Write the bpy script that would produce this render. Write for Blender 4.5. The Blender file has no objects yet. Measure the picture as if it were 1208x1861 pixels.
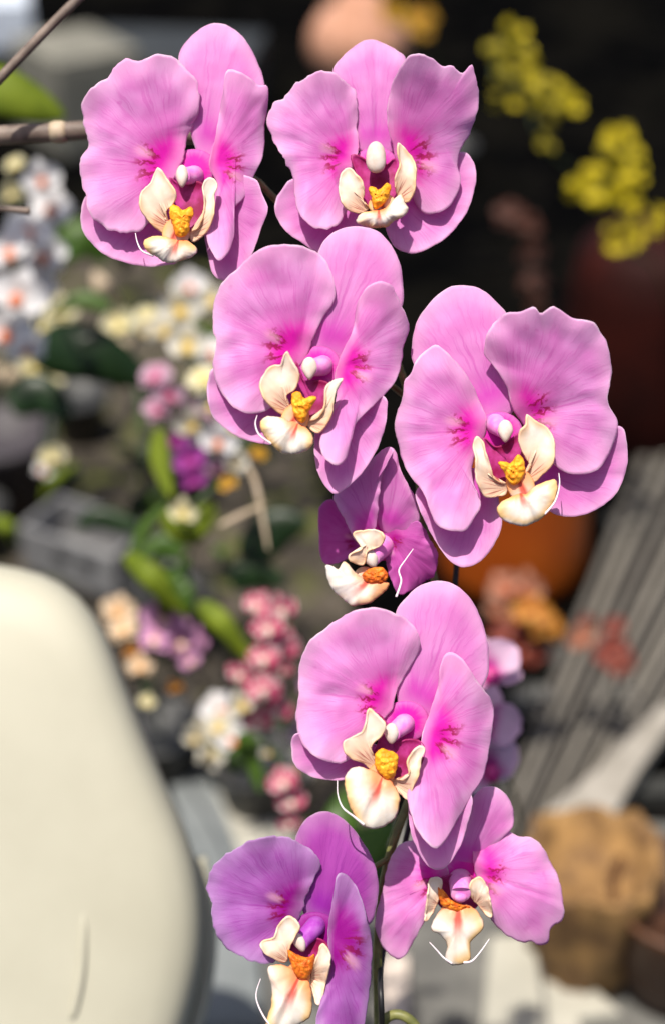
import bpy, math, random
from mathutils import Vector, Matrix, Euler, noise

# ------------------------------------------------------------------ camera, sky, sun, exposure
PITCH = math.radians(33); HC = 1.30; FOCUS = 0.75
TANV = 1.0 / 3.0                                   # tan of half the vertical field of view
scene = bpy.context.scene
col = scene.collection
cam_data = bpy.data.cameras.new("camera")
cam = bpy.data.objects.new("camera", cam_data); col.objects.link(cam)
cam.location = (0, 0, HC); cam.rotation_euler = (math.pi / 2 - PITCH, 0, 0)
cam_data.sensor_fit = 'VERTICAL'; cam_data.sensor_height = 24; cam_data.lens = 36
cam_data.clip_start = 0.01; cam_data.clip_end = 200
cam_data.dof.use_dof = True; cam_data.dof.focus_distance = FOCUS - 0.012; cam_data.dof.aperture_fstop = 2.1
scene.camera = cam

R3 = Vector((1, 0, 0)); F3 = Vector((0, math.cos(PITCH), -math.sin(PITCH))); U3 = Vector((0, math.sin(PITCH), math.cos(PITCH)))
CAMROT = Matrix((R3, U3, -F3)).transposed().to_4x4()

SUN_CAM = Vector((-0.16, 0.66, 0.72)).normalized()   # towards the sun: right, up, towards the viewer
sun_dir = (R3 * SUN_CAM.x + U3 * SUN_CAM.y - F3 * SUN_CAM.z).normalized()
sun_data = bpy.data.lights.new("sun", 'SUN'); sun_data.energy = 5.0; sun_data.angle = math.radians(0.6); sun_data.color = (1.0, 0.95, 0.86)
sun = bpy.data.objects.new("sun", sun_data); col.objects.link(sun)
sun.rotation_euler = (-sun_dir).to_track_quat('-Z', 'Y').to_euler()
world = bpy.data.worlds.new("World"); scene.world = world; world.use_nodes = True
wn = world.node_tree; bg = wn.nodes["Background"]
sky = wn.nodes.new("ShaderNodeTexSky"); sky.sky_type = 'NISHITA'; sky.sun_disc = False
sky.sun_elevation = math.asin(sun_dir.z); sky.sun_rotation = math.atan2(sun_dir.x, sun_dir.y)
wn.links.new(sky.outputs[0], bg.inputs[0]); bg.inputs[1].default_value = 0.10
sky.dust_density = 3.0; sky.ozone_density = 0.4
scene.view_settings.view_transform = 'Standard'; scene.view_settings.look = 'None'
scene.view_settings.exposure = 0.52; scene.view_settings.gamma = 1.0; scene.view_settings.use_curve_mapping = False

# ------------------------------------------------------------------ helpers
PX = 2 * TANV / 1861.0                             # metres per photograph pixel at one metre
def at(px, py, d):
    return Vector((0, 0, HC)) + F3 * d + R3 * ((px - 604) * PX * d) - U3 * ((py - 930.5) * PX * d)
def ground(px, py, z=0.0):
    r = F3 + R3 * ((px - 604) * PX) - U3 * ((py - 930.5) * PX)
    return Vector((0, 0, HC)) + r * ((HC - z) / -r.z)
def on_y(px, py, y):
    r = F3 + R3 * ((px - 604) * PX) - U3 * ((py - 930.5) * PX)
    return Vector((0, 0, HC)) + r * (y / r.y)

def link(name, me, parent=None, loc=(0, 0, 0), mat=None, smooth=True):
    o = bpy.data.objects.new(name, me); col.objects.link(o); o.location = loc
    if parent is not None: o.parent = parent
    if mat is not None and not me.materials:
        for m in (mat if isinstance(mat, (list, tuple)) else [mat]): me.materials.append(m)
    if smooth and me.polygons: me.polygons.foreach_set("use_smooth", [True] * len(me.polygons))
    return o
def empty(name, loc, parent=None):
    o = bpy.data.objects.new(name, None); col.objects.link(o); o.location = loc; o.empty_display_size = 0.02
    if parent is not None: o.parent = parent
    return o
def tag(o, label=None, cat=None, group=None, kind=None):
    if label: o["label"] = label
    if cat: o["category"] = cat
    if group: o["group"] = group
    if kind: o["kind"] = kind
    return o
def mesh(name, v, f):
    me = bpy.data.meshes.new(name); me.from_pydata([tuple(p) for p in v], [], f); me.update(); return me
def attr(me, name, vals):
    a = me.attributes.new(name, 'FLOAT', 'POINT'); a.data.foreach_set("value", vals)

def spline(pts, n):
    """closed Catmull-Rom through pts, n points evenly spaced along it"""
    m = len(pts); dense = []
    for i in range(m):
        p0, p1, p2, p3 = (pts[(i + k - 1) % m] for k in range(4))
        for q in range(12):
            t = q / 12; t2 = t * t; t3 = t2 * t
            dense.append(tuple(0.5 * (2 * p1[j] + (p2[j] - p0[j]) * t + (2 * p0[j] - 5 * p1[j] + 4 * p2[j] - p3[j]) * t2
                         + (3 * p1[j] - p0[j] - 3 * p2[j] + p3[j]) * t3) for j in (0, 1)))
    cum = [0.0]
    for i in range(len(dense)):
        a, b = dense[i], dense[(i + 1) % len(dense)]
        cum.append(cum[-1] + math.hypot(b[0] - a[0], b[1] - a[1]))
    tot = cum[-1]; out = []; j = 0
    for k in range(n):
        s = tot * k / n
        while cum[j + 1] < s: j += 1
        f = (s - cum[j]) / max(1e-9, cum[j + 1] - cum[j]); a, b = dense[j], dense[(j + 1) % len(dense)]
        out.append((a[0] + (b[0] - a[0]) * f, a[1] + (b[1] - a[1]) * f))
    return out
def centroid(p):
    A = cx = cy = 0.0
    for i in range(len(p)):
        x0, y0 = p[i]; x1, y1 = p[(i + 1) % len(p)]; c = x0 * y1 - x1 * y0
        A += c; cx += (x0 + x1) * c; cy += (y0 + y1) * c
    return (cx / (3 * A), cy / (3 * A))

def tube(path, radii, n=8, caps=True):
    v = []; f = []; m = len(path); prev = None
    for i, p in enumerate(path):
        t = (path[min(i + 1, m - 1)] - path[max(i - 1, 0)]).normalized()
        a = t.orthogonal().normalized() if prev is None else (prev - t * prev.dot(t)).normalized()
        prev = a; b = t.cross(a); r = radii[i] if isinstance(radii, (list, tuple)) else radii
        for k in range(n):
            w = 2 * math.pi * k / n; v.append(p + a * (math.cos(w) * r) + b * (math.sin(w) * r))
    for i in range(m - 1):
        for k in range(n):
            f.append((i * n + k, i * n + (k + 1) % n, (i + 1) * n + (k + 1) % n, (i + 1) * n + k))
    if caps:
        f.append(tuple(range(n - 1, -1, -1))); f.append(tuple((m - 1) * n + k for k in range(n)))
    return v, f
def smooth_path(pts, n):
    out = []; m = len(pts)
    for i in range(m - 1):
        p0 = pts[max(i - 1, 0)]; p1 = pts[i]; p2 = pts[i + 1]; p3 = pts[min(i + 2, m - 1)]
        for q in range(n):
            t = q / n
            out.append(0.5 * (2 * p1 + (p2 - p0) * t + (2 * p0 - 5 * p1 + 4 * p2 - p3) * t * t + (3 * p1 - p0 - 3 * p2 + p3) * t ** 3))
    out.append(pts[-1]); return out
def lathe(prof, n=32, wob=0.0):
    v = []; f = []
    for i, (r, z) in enumerate(prof):
        for k in range(n):
            w = 2 * math.pi * k / n; rr = r * (1 + wob * math.sin(5 * w + i))
            v.append((rr * math.cos(w), rr * math.sin(w), z))
    for i in range(len(prof) - 1):
        for k in range(n):
            f.append((i * n + k, i * n + (k + 1) % n, (i + 1) * n + (k + 1) % n, (i + 1) * n + k))
    f.append(tuple(range(n - 1, -1, -1))); f.append(tuple((len(prof) - 1) * n + k for k in range(n)))
    return v, f
def prism(poly, z0, z1, bev=0.0):
    """a slab over a ground outline (list of Vectors), with a small chamfer on its upper edge"""
    n = len(poly); c = sum(poly, Vector()) / n
    lo = [Vector((p.x, p.y, z0)) for p in poly]; mid = [Vector((p.x, p.y, z1 - bev)) for p in poly]
    hi = [Vector((p.x + (c.x - p.x) * 0.02, p.y + (c.y - p.y) * 0.02, z1)) for p in poly]
    v = lo + mid + hi; f = [tuple(range(2 * n, 3 * n)), tuple(range(n - 1, -1, -1))]
    for a in (0, n):
        for k in range(n): f.append((a + k, a + (k + 1) % n, a + n + (k + 1) % n, a + n + k))
    A = sum(poly[i].x * poly[(i + 1) % n].y - poly[(i + 1) % n].x * poly[i].y for i in range(n))
    if A < 0: f = [tuple(reversed(q)) for q in f]
    return v, f

# ------------------------------------------------------------------ materials
def nodes(name):
    m = bpy.data.materials.new(name); m.use_nodes = True; nt = m.node_tree; nt.nodes.clear()
    out = nt.nodes.new("ShaderNodeOutputMaterial"); return m, nt, out
class G:
    """tiny node-graph writer"""
    def __init__(s, nt): s.nt = nt
    def n(s, t, **k):
        x = s.nt.nodes.new("ShaderNode" + t)
        for a, b in k.items(): setattr(x, a, b)
        return x
    def put(s, sock, v):
        if isinstance(v, bpy.types.NodeSocket): s.nt.links.new(v, sock)
        elif isinstance(v, (tuple, list)) and len(v) == 3 and sock.type == 'RGBA': sock.default_value = (*v, 1)
        else: sock.default_value = v
    def attr(s, name): return s.n("Attribute", attribute_name=name).outputs["Fac"]
    def math(s, op, a, b=0.0, c=None):
        x = s.n("Math", operation=op); s.put(x.inputs[0], a); s.put(x.inputs[1], b)
        if c is not None: s.put(x.inputs[2], c)
        return x.outputs[0]
    def ramp(s, v, lo, hi, a=0.0, b=1.0):
        x = s.n("MapRange"); x.interpolation_type = 'SMOOTHSTEP'; s.put(x.inputs[0], v)
        for i, q in enumerate((lo, hi, a, b)): s.put(x.inputs[i + 1], q)
        return x.outputs[0]
    def mix(s, f, a, b, mode='MIX'):
        x = s.n("Mix", data_type='RGBA', blend_type=mode); s.put(x.inputs[0], f); s.put(x.inputs[6], a); s.put(x.inputs[7], b); return x.outputs[2]
    def noise(s, vec, scale, detail=3.0, rough=0.55):
        x = s.n("TexNoise"); x.inputs["Scale"].default_value = scale; x.inputs["Detail"].default_value = detail; x.inputs["Roughness"].default_value = rough
        if vec is not None: s.put(x.inputs["Vector"], vec)
        return x.outputs["Fac"]
    def xyz(s, a, b, c=0.0):
        x = s.n("CombineXYZ"); s.put(x.inputs[0], a); s.put(x.inputs[1], b); s.put(x.inputs[2], c); return x.outputs[0]
    def obj(s): return s.n("TexCoord").outputs["Object"]

def petal_shader(g, out, color, rough=0.5, trans=0.35, tcol=None, bump=None, bstr=0.1, bdist=0.0004):
    p = g.n("BsdfPrincipled"); g.put(p.inputs["Base Color"], color); p.inputs["Roughness"].default_value = rough
    p.inputs["Specular IOR Level"].default_value = 0.22
    t = g.n("BsdfTranslucent"); g.put(t.inputs["Color"], tcol if tcol is not None else color)
    if bump is not None:
        b = g.n("Bump"); b.inputs["Strength"].default_value = bstr; b.inputs["Distance"].default_value = bdist
        g.put(b.inputs["Height"], bump); g.put(p.inputs["Normal"], b.outputs[0]); g.put(t.inputs["Normal"], b.outputs[0])
    m = g.n("MixShader"); m.inputs[0].default_value = trans
    g.nt.links.new(p.outputs[0], m.inputs[1]); g.nt.links.new(t.outputs[0], m.inputs[2]); g.nt.links.new(m.outputs[0], out.inputs[0])

def petal_mat(name, main, light, deep, rim, base, mark=True, seed=0.0, marks=(0.34, 0.008, 0.035)):
    m, nt, out = nodes(name); g = G(nt)
    edge = g.attr("edge"); bd = g.attr("bd"); ang = g.attr("ang")
    rnd = g.n("ObjectInfo").outputs["Random"]
    o = g.obj()
    big = g.noise(o, 55.0, 2.0)
    c = g.mix(g.ramp(big, 0.35, 0.68), main, light)
    vein = g.noise(g.xyz(g.math('MULTIPLY', ang, 26.0), g.math('MULTIPLY', bd, 2.2), rnd), 1.0, 4.0, 0.65)
    c = g.mix(g.math('MULTIPLY', g.ramp(vein, 0.50, 0.72), 0.16), c, deep)
    c = g.mix(g.math('MULTIPLY', rnd, 0.22), c, light)
    fa = g.math('ADD', ang, g.math('MULTIPLY_ADD', g.noise(o, 120.0, 2.0), 0.10, -0.05))
    fine = g.noise(g.xyz(g.math('MULTIPLY', fa, 42.0), g.math('MULTIPLY', bd, 3.0), rnd), 1.0, 2.0, 0.5)
    c = g.mix(g.math('MULTIPLY', g.math('MULTIPLY', g.ramp(fine, 0.54, 0.66), g.ramp(bd, 1.1, 0.5)), 0.42), c, deep)
    bl = g.noise(o, 140.0, 1.0)
    c = g.mix(g.math('MULTIPLY', g.ramp(bl, 0.72, 0.80), 0.35), c, deep)
    spk = g.noise(o, 900.0, 2.0)
    c = g.mix(g.math('MULTIPLY', g.ramp(spk, 0.58, 0.75), 0.22), c, light)  # sparkle painted in as fine pale specks
    # midrib line
    rib = g.math('MULTIPLY', g.ramp(g.math('ABSOLUTE', ang), 0.0, 0.035, 1.0, 0.0), g.ramp(bd, 0.85, 0.30, 0.0, 0.35))
    c = g.mix(rib, c, deep)
    # magenta throat
    wob = g.math('MULTIPLY_ADD', g.noise(g.xyz(g.math('MULTIPLY', ang, 7.0), rnd), 1.0), 0.16, -0.08)
    bw = g.math('ADD', bd, wob)
    c = g.mix(g.ramp(bw, 0.55, 0.16, 0.0, 0.32), c, base)
    c = g.mix(g.ramp(bw, 0.35, 0.17, 0.0, 1.0), c, base)
    if mark:
        w1 = g.math('MULTIPLY_ADD', g.noise(g.xyz(g.math('MULTIPLY', ang, 5.0), g.math('MULTIPLY', bd, 18.0), rnd), 1.0), 0.8, -0.40)
        fing = g.math('ABSOLUTE', g.math('SINE', g.math('MULTIPLY_ADD', g.math('ADD', ang, w1), 7.5, 1.3)))
        f = g.math('MULTIPLY', g.ramp(fing, 0.72, 0.95), g.ramp(g.math('ABSOLUTE', ang), 0.80, 0.55))
        f = g.math('MULTIPLY', f, g.math('MULTIPLY', g.ramp(bw, 0.12, 0.17), g.ramp(bw, 0.37, 0.25)))
        c = g.mix(g.math('MULTIPLY', f, 0.8), c, marks)
        # highlight of a pinched fold, painted as a pale patch beside the marks
        pf = g.math('MULTIPLY', g.ramp(g.math('ABSOLUTE', g.math('ADD', ang, -0.34)), 0.22, 0.05), g.math('MULTIPLY', g.ramp(bw, 0.17, 0.24), g.ramp(bw, 0.40, 0.28)))
        c = g.mix(g.math('MULTIPLY', pf, 0.55), c, (0.90, 0.50, 0.66))
    en = g.math('MULTIPLY_ADD', g.noise(o, 260.0, 3.0), 0.07, -0.035)
    e2 = g.math('ADD', edge, en)
    c = g.mix(g.ramp(e2, 0.60, 1.0, 0.0, 0.38), c, rim)
    c = g.mix(g.math('MULTIPLY', g.ramp(e2, 0.965, 1.0, 0.0, 0.9), g.ramp(g.noise(o, 45.0, 2.0), 0.38, 0.58, 0.25, 1.0)), c, rim)
    bmp = g.math('ADD', g.math('ADD', g.math('MULTIPLY', vein, 0.6), g.math('MULTIPLY', fine, 0.6)), g.math('MULTIPLY', spk, 0.45))
    petal_shader(g, out, c, 0.50, 0.50, g.mix(0.25, c, base), bmp, 0.30, 0.0005)
    return m

PINK = petal_mat("petal_pink", (0.70, 0.225, 0.58), (0.77, 0.345, 0.69), (0.60, 0.11, 0.46), (0.86, 0.66, 0.79), (0.76, 0.016, 0.47))
SEPAL = petal_mat("sepal_pink", (0.70, 0.22, 0.57), (0.76, 0.32, 0.66), (0.60, 0.11, 0.46), (0.86, 0.62, 0.78), (0.70, 0.09, 0.54), mark=False)
BLUSH = petal_mat("centre_blush", (0.70, 0.22, 0.57), (0.76, 0.32, 0.66), (0.60, 0.11, 0.46), (0.72, 0.12, 0.52), (0.76, 0.016, 0.47), mark=False)
BLUSH_SHADE = petal_mat("centre_blush_shade_tint", (0.40, 0.05, 0.38), (0.45, 0.075, 0.43), (0.28, 0.025, 0.30), (0.40, 0.05, 0.38), (0.36, 0.004, 0.28), mark=False)  # violet shade tint for the bottom bloom's centre
PINK_SHADE = petal_mat("petal_shade_tint", (0.40, 0.10, 0.43), (0.47, 0.17, 0.52), (0.32, 0.035, 0.33), (0.54, 0.40, 0.60), (0.34, 0.004, 0.28), marks=(0.26, 0.004, 0.06))  # shade on a pink bloom, put into the petal colour as violet
SEPAL_SHADE = petal_mat("sepal_shade_tint", (0.40, 0.05, 0.38), (0.45, 0.075, 0.43), (0.28, 0.025, 0.30), (0.58, 0.36, 0.54), (0.38, 0.03, 0.42), mark=False)  # the same shade put into the sepal colour
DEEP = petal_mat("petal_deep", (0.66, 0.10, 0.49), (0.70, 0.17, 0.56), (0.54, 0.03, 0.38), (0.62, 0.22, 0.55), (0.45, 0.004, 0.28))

def lobe_mat(name, kind):
    m, nt, out = nodes(name); g = G(nt); o = g.obj()
    edge = g.attr("edge"); bd = g.attr("bd"); ang = g.attr("ang"); rnd = g.n("ObjectInfo").outputs["Random"]
    n1 = g.noise(o, 160.0, 3.0)
    c = g.mix(g.ramp(n1, 0.35, 0.7), (0.74, 0.64, 0.55), (0.78, 0.72, 0.66))
    if kind == 'side':
        c = g.mix(g.ramp(g.math('ADD', bd, g.math('MULTIPLY', n1, 0.3)), 1.05, 0.40, 0.0, 0.75), c, (0.80, 0.52, 0.34))
        st = g.noise(g.xyz(g.math('MULTIPLY', ang, 16.0), g.math('MULTIPLY', bd, 1.5), rnd), 1.0, 2.0)
        f = g.math('MULTIPLY', g.ramp(st, 0.52, 0.62), g.ramp(bd, 0.50, 0.22))
        c = g.mix(g.math('MULTIPLY', f, 0.85), c, (0.36, 0.012, 0.03))
        c = g.mix(g.math('MULTIPLY', g.ramp(edge, 0.60, 1.0, 0.0, 0.75), g.ramp(g.noise(o, 90.0, 1.0), 0.40, 0.58, 0.3, 1.0)), c, (0.82, 0.50, 0.26))
    else:
        yl = g.math('MULTIPLY', g.ramp(edge, 0.50, 0.95), g.ramp(g.noise(o, 70.0, 1.0), 0.36, 0.54))
        c = g.mix(g.math('MULTIPLY', yl, 0.85), c, (0.84, 0.52, 0.18))
        st = g.math('MULTIPLY', g.ramp(g.math('ABSOLUTE', g.math('ADD', ang, g.math('MULTIPLY_ADD', n1, 0.2, -0.1))), 0.26, 0.05), g.ramp(bd, 0.74, 0.30))
        c = g.mix(g.math('MULTIPLY', g.ramp(bd, 0.55, 0.15), 0.9), c, (0.82, 0.26, 0.09))
        c = g.mix(g.math('MULTIPLY', st, 0.85), c, (0.50, 0.04, 0.03))
    petal_shader(g, out, c, 0.42, 0.22, None, n1, 0.25, 0.0006)
    return m
SIDE = lobe_mat("lip_side", 'side'); MID = lobe_mat("lip_mid", 'mid')
def simple_mat(name, c0, c1, scale=60.0, rough=0.6, bump=0.2, dist=0.001, trans=0.0, spec=0.4, detail=4.0):
    m, nt, out = nodes(name); g = G(nt); o = g.obj(); n1 = g.noise(o, scale, detail)
    c = g.mix(g.ramp(n1, 0.32, 0.70), c0, c1)
    if trans > 0:
        petal_shader(g, out, c, rough, trans, None, n1, bump, dist); return m
    p = g.n("BsdfPrincipled"); g.put(p.inputs["Base Color"], c); p.inputs["Roughness"].default_value = rough; p.inputs["Specular IOR Level"].default_value = spec
    b = g.n("Bump"); b.inputs["Strength"].default_value = bump; b.inputs["Distance"].default_value = dist
    g.put(b.inputs["Height"], n1); g.put(p.inputs["Normal"], b.outputs[0]); nt.links.new(p.outputs[0], out.inputs[0])
    return m
CALLUS = simple_mat("callus_yellow", (0.78, 0.24, 0.01), (0.86, 0.44, 0.03), 300.0, 0.5, 0.5, 0.001, 0.1)
CALLUS_D = simple_mat("callus_orange", (0.50, 0.08, 0.01), (0.74, 0.22, 0.02), 260.0, 0.5, 0.5, 0.001, 0.1)
CAP = simple_mat("anther_cap", (0.64, 0.50, 0.42), (0.72, 0.62, 0.56), 220.0, 0.4, 0.2, 0.0006, 0.2)
COLUMN = simple_mat("column_pink", (0.78, 0.20, 0.58), (0.82, 0.38, 0.66), 180.0, 0.42, 0.2, 0.0006, 0.25)
COLUMN_SHADE = simple_mat("column_shade_tint", (0.36, 0.05, 0.42), (0.44, 0.12, 0.50), 180.0, 0.42, 0.2, 0.0006, 0.25)  # shade put into the pink column's colour as violet
CENTRE = simple_mat("centre_magenta", (0.56, 0.03, 0.36), (0.66, 0.12, 0.48), 120.0, 0.5, 0.2, 0.0006, 0.2)
CENTRE_SHADE = simple_mat("centre_shade_tint", (0.28, 0.004, 0.24), (0.34, 0.03, 0.32), 120.0, 0.5, 0.2, 0.0006, 0.2)  # magenta centre with the shade put into its colour
THROAT = simple_mat("throat_magenta", (0.24, 0.006, 0.06), (0.46, 0.04, 0.24), 120.0, 0.5, 0.2, 0.0006, 0.2)
TENDRIL = simple_mat("tendril_white", (0.82, 0.68, 0.74), (0.86, 0.80, 0.82), 200.0, 0.45, 0.1, 0.0004, 0.2)
STEM = simple_mat("stem_green", (0.09, 0.095, 0.025), (0.17, 0.165, 0.05), 120.0, 0.5, 0.3, 0.0006)
STEM_BROWN = simple_mat("stem_brown", (0.10, 0.07, 0.055), (0.19, 0.14, 0.11), 90.0, 0.6, 0.4, 0.0008)
NODE = simple_mat("stem_node", (0.34, 0.26, 0.17), (0.42, 0.33, 0.24), 90.0, 0.6, 0.3, 0.0008)
STAKE = simple_mat("stake_dark", (0.006, 0.006, 0.007), (0.014, 0.012, 0.012), 60.0, 0.5)
DARK_STEM = simple_mat("stem_dark_green", (0.02, 0.035, 0.010), (0.035, 0.06, 0.015), 60.0, 0.5)

# ------------------------------------------------------------------ setting: the ground
def ground_mat():
    m, nt, out = nodes("ground_shade_black"); g = G(nt); o = g.obj()
    n1 = g.noise(o, 3.0, 5.0); n2 = g.noise(o, 14.0, 4.0); n3 = g.noise(o, 40.0, 3.0)
    c = g.mix(g.ramp(n1, 0.42, 0.66), (0.0012, 0.0012, 0.0014), (0.004, 0.0036, 0.003))  # near-black base colour stands in for shade on the ground
    c = g.mix(g.math('MULTIPLY', g.ramp(n2, 0.56, 0.70), 0.5), c, (0.010, 0.009, 0.008))
    c = g.mix(g.math('MULTIPLY', g.ramp(n3, 0.60, 0.72), 0.5), c, (0.005, 0.008, 0.003))
    p = g.n("BsdfPrincipled"); g.put(p.inputs["Base Color"], c); p.inputs["Roughness"].default_value = 0.95; p.inputs["Specular IOR Level"].default_value = 0.0
    b = g.n("Bump"); b.inputs["Strength"].default_value = 0.5; b.inputs["Distance"].default_value = 0.004
    g.put(b.inputs["Height"], g.math('ADD', n2, n3)); g.put(p.inputs["Normal"], b.outputs[0]); nt.links.new(p.outputs[0], out.inputs[0]); return m
gv = [(-60, -20, 0), (60, -20, 0), (60, 100, 0), (-60, 100, 0)]
tag(link("ground", mesh("ground", gv, [(0, 1, 2, 3)]), None, (0, 0, 0), ground_mat(), False), "ground coloured near black to stand in for shade", kind="structure")
def soil_mat():
    m, nt, out = nodes("mossy_soil"); g = G(nt); o = g.obj()
    n1 = g.noise(o, 7.0, 4.0); n2 = g.noise(o, 16.0, 4.0); n3 = g.noise(o, 60.0, 4.0)
    c = g.mix(g.ramp(n1, 0.40, 0.62), (0.010, 0.009, 0.008), (0.070, 0.058, 0.045))
    c = g.mix(g.ramp(n2, 0.55, 0.66), c, (0.065, 0.070, 0.020))
    c = g.mix(g.math('MULTIPLY', g.ramp(n3, 0.60, 0.70), 0.7), c, (0.17, 0.15, 0.13))
    p = g.n("BsdfPrincipled"); g.put(p.inputs["Base Color"], c); p.inputs["Roughness"].default_value = 0.95; p.inputs["Specular IOR Level"].default_value = 0.05
    b = g.n("Bump"); b.inputs["Strength"].default_value = 0.7; b.inputs["Distance"].default_value = 0.01
    g.put(b.inputs["Height"], g.math('ADD', n2, n3)); g.put(p.inputs["Normal"], b.outputs[0]); nt.links.new(p.outputs[0], out.inputs[0]); return m
sv = [ground(x, y, .003) for x, y in [(-500, 1640), (-500, 420), (60, 430), (300, 460), (480, 520), (560, 800), (640, 1100), (680, 1540)]]
tag(link("soil_bed", mesh("soil_bed", sv, [tuple(range(7, -1, -1))]), None, (0, 0, 0), soil_mat(), False), "patch of mossy brown soil", kind="structure")
CONCRETE = simple_mat("concrete_grey", (0.085, 0.082, 0.076), (0.135, 0.13, 0.118), 22.0, 0.85, 0.4, 0.002, 0.0, 0.2)
pv = [ground(-300, 1560, .004), ground(640, 1500, .004), ground(1000, 1480, .004), ground(1500, 1520, .004), ground(1500, 2300, .004), ground(-300, 2300, .004)]
tag(link("paving", mesh("paving", pv, [tuple(range(6))][::1]), None, (0, 0, 0), CONCRETE, False), "grey concrete paving strip", kind="structure")

# ------------------------------------------------------------------ the orchid in focus
MM = 500.0 / 1861.0                                # millimetres per photograph pixel at the focus distance
class Crop:
    def __init__(s, x0, y0, k): s.x0, s.y0, s.k = x0, y0, k
    def __call__(s, pts): return [(s.x0 + x / s.k, s.y0 + y / s.k) for x, y in pts]
    def p(s, x, y): return (s.x0 + x / s.k, s.y0 + y / s.k)

class Bloom:
    def __init__(s, plant, plant_loc, base, depth, label):
        s.base_px = base; s.depth = depth
        s.loc = at(base[0], base[1], FOCUS - depth / 1000.0)
        s.e = empty("bloom", s.loc - plant_loc, plant); s.e["label"] = label
        s.i = 0
    def world(s, px, py, dep):
        return at(px, py, FOCUS - (s.depth + dep) / 1000.0) - s.loc
    def patch(s, name, outline, base, mat, d0=0.0, rise=0.0, cup=0.0, curl=0.0, tilt=(0, 0), ruf=0.0, crease=0.0, dome=0.0, groove=0.0,
              lump=0.0, fold=0.0, rec=0.0, rings=16, nth=96, thick=0.34, jag=0.0, center=None, axis=None, wave=0.35, far=1.0, upf=1.0):
        s.i += 1; rnd = random.Random(hash((round(s.base_px[0]), s.i)) & 0xffff)
        ol = spline(outline, nth); c = center or centroid(ol)
        if jag:
            ph = [rnd.uniform(0, 6.28) for _ in range(4)]
            new = []
            for k, (x, y) in enumerate(ol):
                w = 2 * math.pi * k / nth
                q = jag * (0.5 * math.sin(9 * w + ph[0]) + 0.35 * math.sin(17 * w + ph[1]) + 0.3 * math.sin(29 * w + ph[2]) + rnd.uniform(-.35, .35))
                l = math.hypot(x - c[0], y - c[1]) or 1
                new.append((x + (x - c[0]) / l * q, y + (y - c[1]) / l * q))
            ol = new
        ax = axis or (c[0] - base[0], c[1] - base[1]); l = math.hypot(*ax) or 1; ax = (ax[0] / l, ax[1] / l); nx = (-ax[1], ax[0])
        ss = [(x - base[0]) * ax[0] + (y - base[1]) * ax[1] for x, y in ol]; ws = [abs((x - base[0]) * nx[0] + (y - base[1]) * nx[1]) for x, y in ol]
        L = max(ss) or 1; W = max(ws) or 1; D = max(math.hypot(x - base[0], y - base[1]) for x, y in ol)
        ph = [rnd.uniform(0, 6.28) for _ in range(8)]; ns = rnd.uniform(0, 50)
        V = []; E = []; B = []; A = []
        def add(x, y, t, k):
            sx = ((x - base[0]) * ax[0] + (y - base[1]) * ax[1]) / L; wx = ((x - base[0]) * nx[0] + (y - base[1]) * nx[1]) / W
            mx, my = (x - base[0]) * MM, -(y - base[1]) * MM; w = 2 * math.pi * k / nth
            d = d0 + rise * math.sin(min(max(sx, 0) * 1.7, 1) * math.pi / 2) + tilt[0] * mx + tilt[1] * my + cup * wx * wx * (upf if wx * nx[1] < 0 else 1.0) - curl * max(sx, 0) ** 3
            d += ruf * t ** 4 * (math.sin(4 * w + ph[0]) + 0.7 * math.sin(7 * w + ph[1]) + 0.45 * math.sin(12 * w + ph[2])) / 1.6
            if crease: d -= crease * math.exp(-(wx / 0.07) ** 2) * min(1, max(0, sx * 4)) * max(0, 1.1 - sx)
            d += dome * math.sqrt(max(0.0, 1 - t * t * 0.97))
            if groove: d -= groove * math.exp(-(wx / 0.16) ** 2) * (1 - t * 0.4)
            if lump: d += lump * (noise.noise(Vector((mx * 0.55 + ns, my * 0.55, 0))) + 0.5 * noise.noise(Vector((mx * 1.3, my * 1.3 + ns, 3)))) * (1 - 0.5 * t)
            an = math.atan2(wx * W, sx * L); rr = math.hypot(x - base[0], y - base[1]) / D
            if fold: d += fold * rr * (noise.noise(Vector((an * 3.2 + ns, rr * 1.2, 5.1))) * 1.6 + 0.45 * noise.noise(Vector((an * 9.0 - ns, rr * 1.5, 2.3))))
            if rec: d -= rec * t ** 6
            if wave: d += wave * (noise.noise(Vector((mx * 0.09 + ns, my * 0.09, 1.7))) * 2.0)
            V.append(s.world(x, y, d)); E.append(t); B.append(math.hypot(x - base[0], y - base[1]) / (D * far)); A.append(math.atan2(wx * W, sx * L))
        add(c[0], c[1], 0.0, 0)
        for r in range(1, rings + 1):
            t = (r / rings) ** 0.85
            for k, (x, y) in enumerate(ol): add(c[0] + (x - c[0]) * t, c[1] + (y - c[1]) * t, t, k)
        F = [(0, 1 + (k + 1) % nth, 1 + k) for k in range(nth)]
        for r in range(rings - 1):
            a = 1 + r * nth
            for k in range(nth): F.append((a + k, a + (k + 1) % nth, a + nth + (k + 1) % nth, a + nth + k))
        area = sum(ol[i][0] * ol[(i + 1) % nth][1] - ol[(i + 1) % nth][0] * ol[i][1] for i in range(nth))
        if area > 0: F = [tuple(reversed(q)) for q in F]
        # photograph y runs downwards: a positive area is clockwise seen from the camera
        F = [tuple(reversed(q)) for q in F]
        me = mesh(name, V, F); attr(me, "edge", E); attr(me, "bd", B); attr(me, "ang", A)
        o = link(name, me, s.e, (0, 0, 0), mat)
        md = o.modifiers.new("thickness", 'SOLIDIFY'); md.thickness = thick / 1000.0; md.offset = -1.0; md.use_rim = True
        return o
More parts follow.
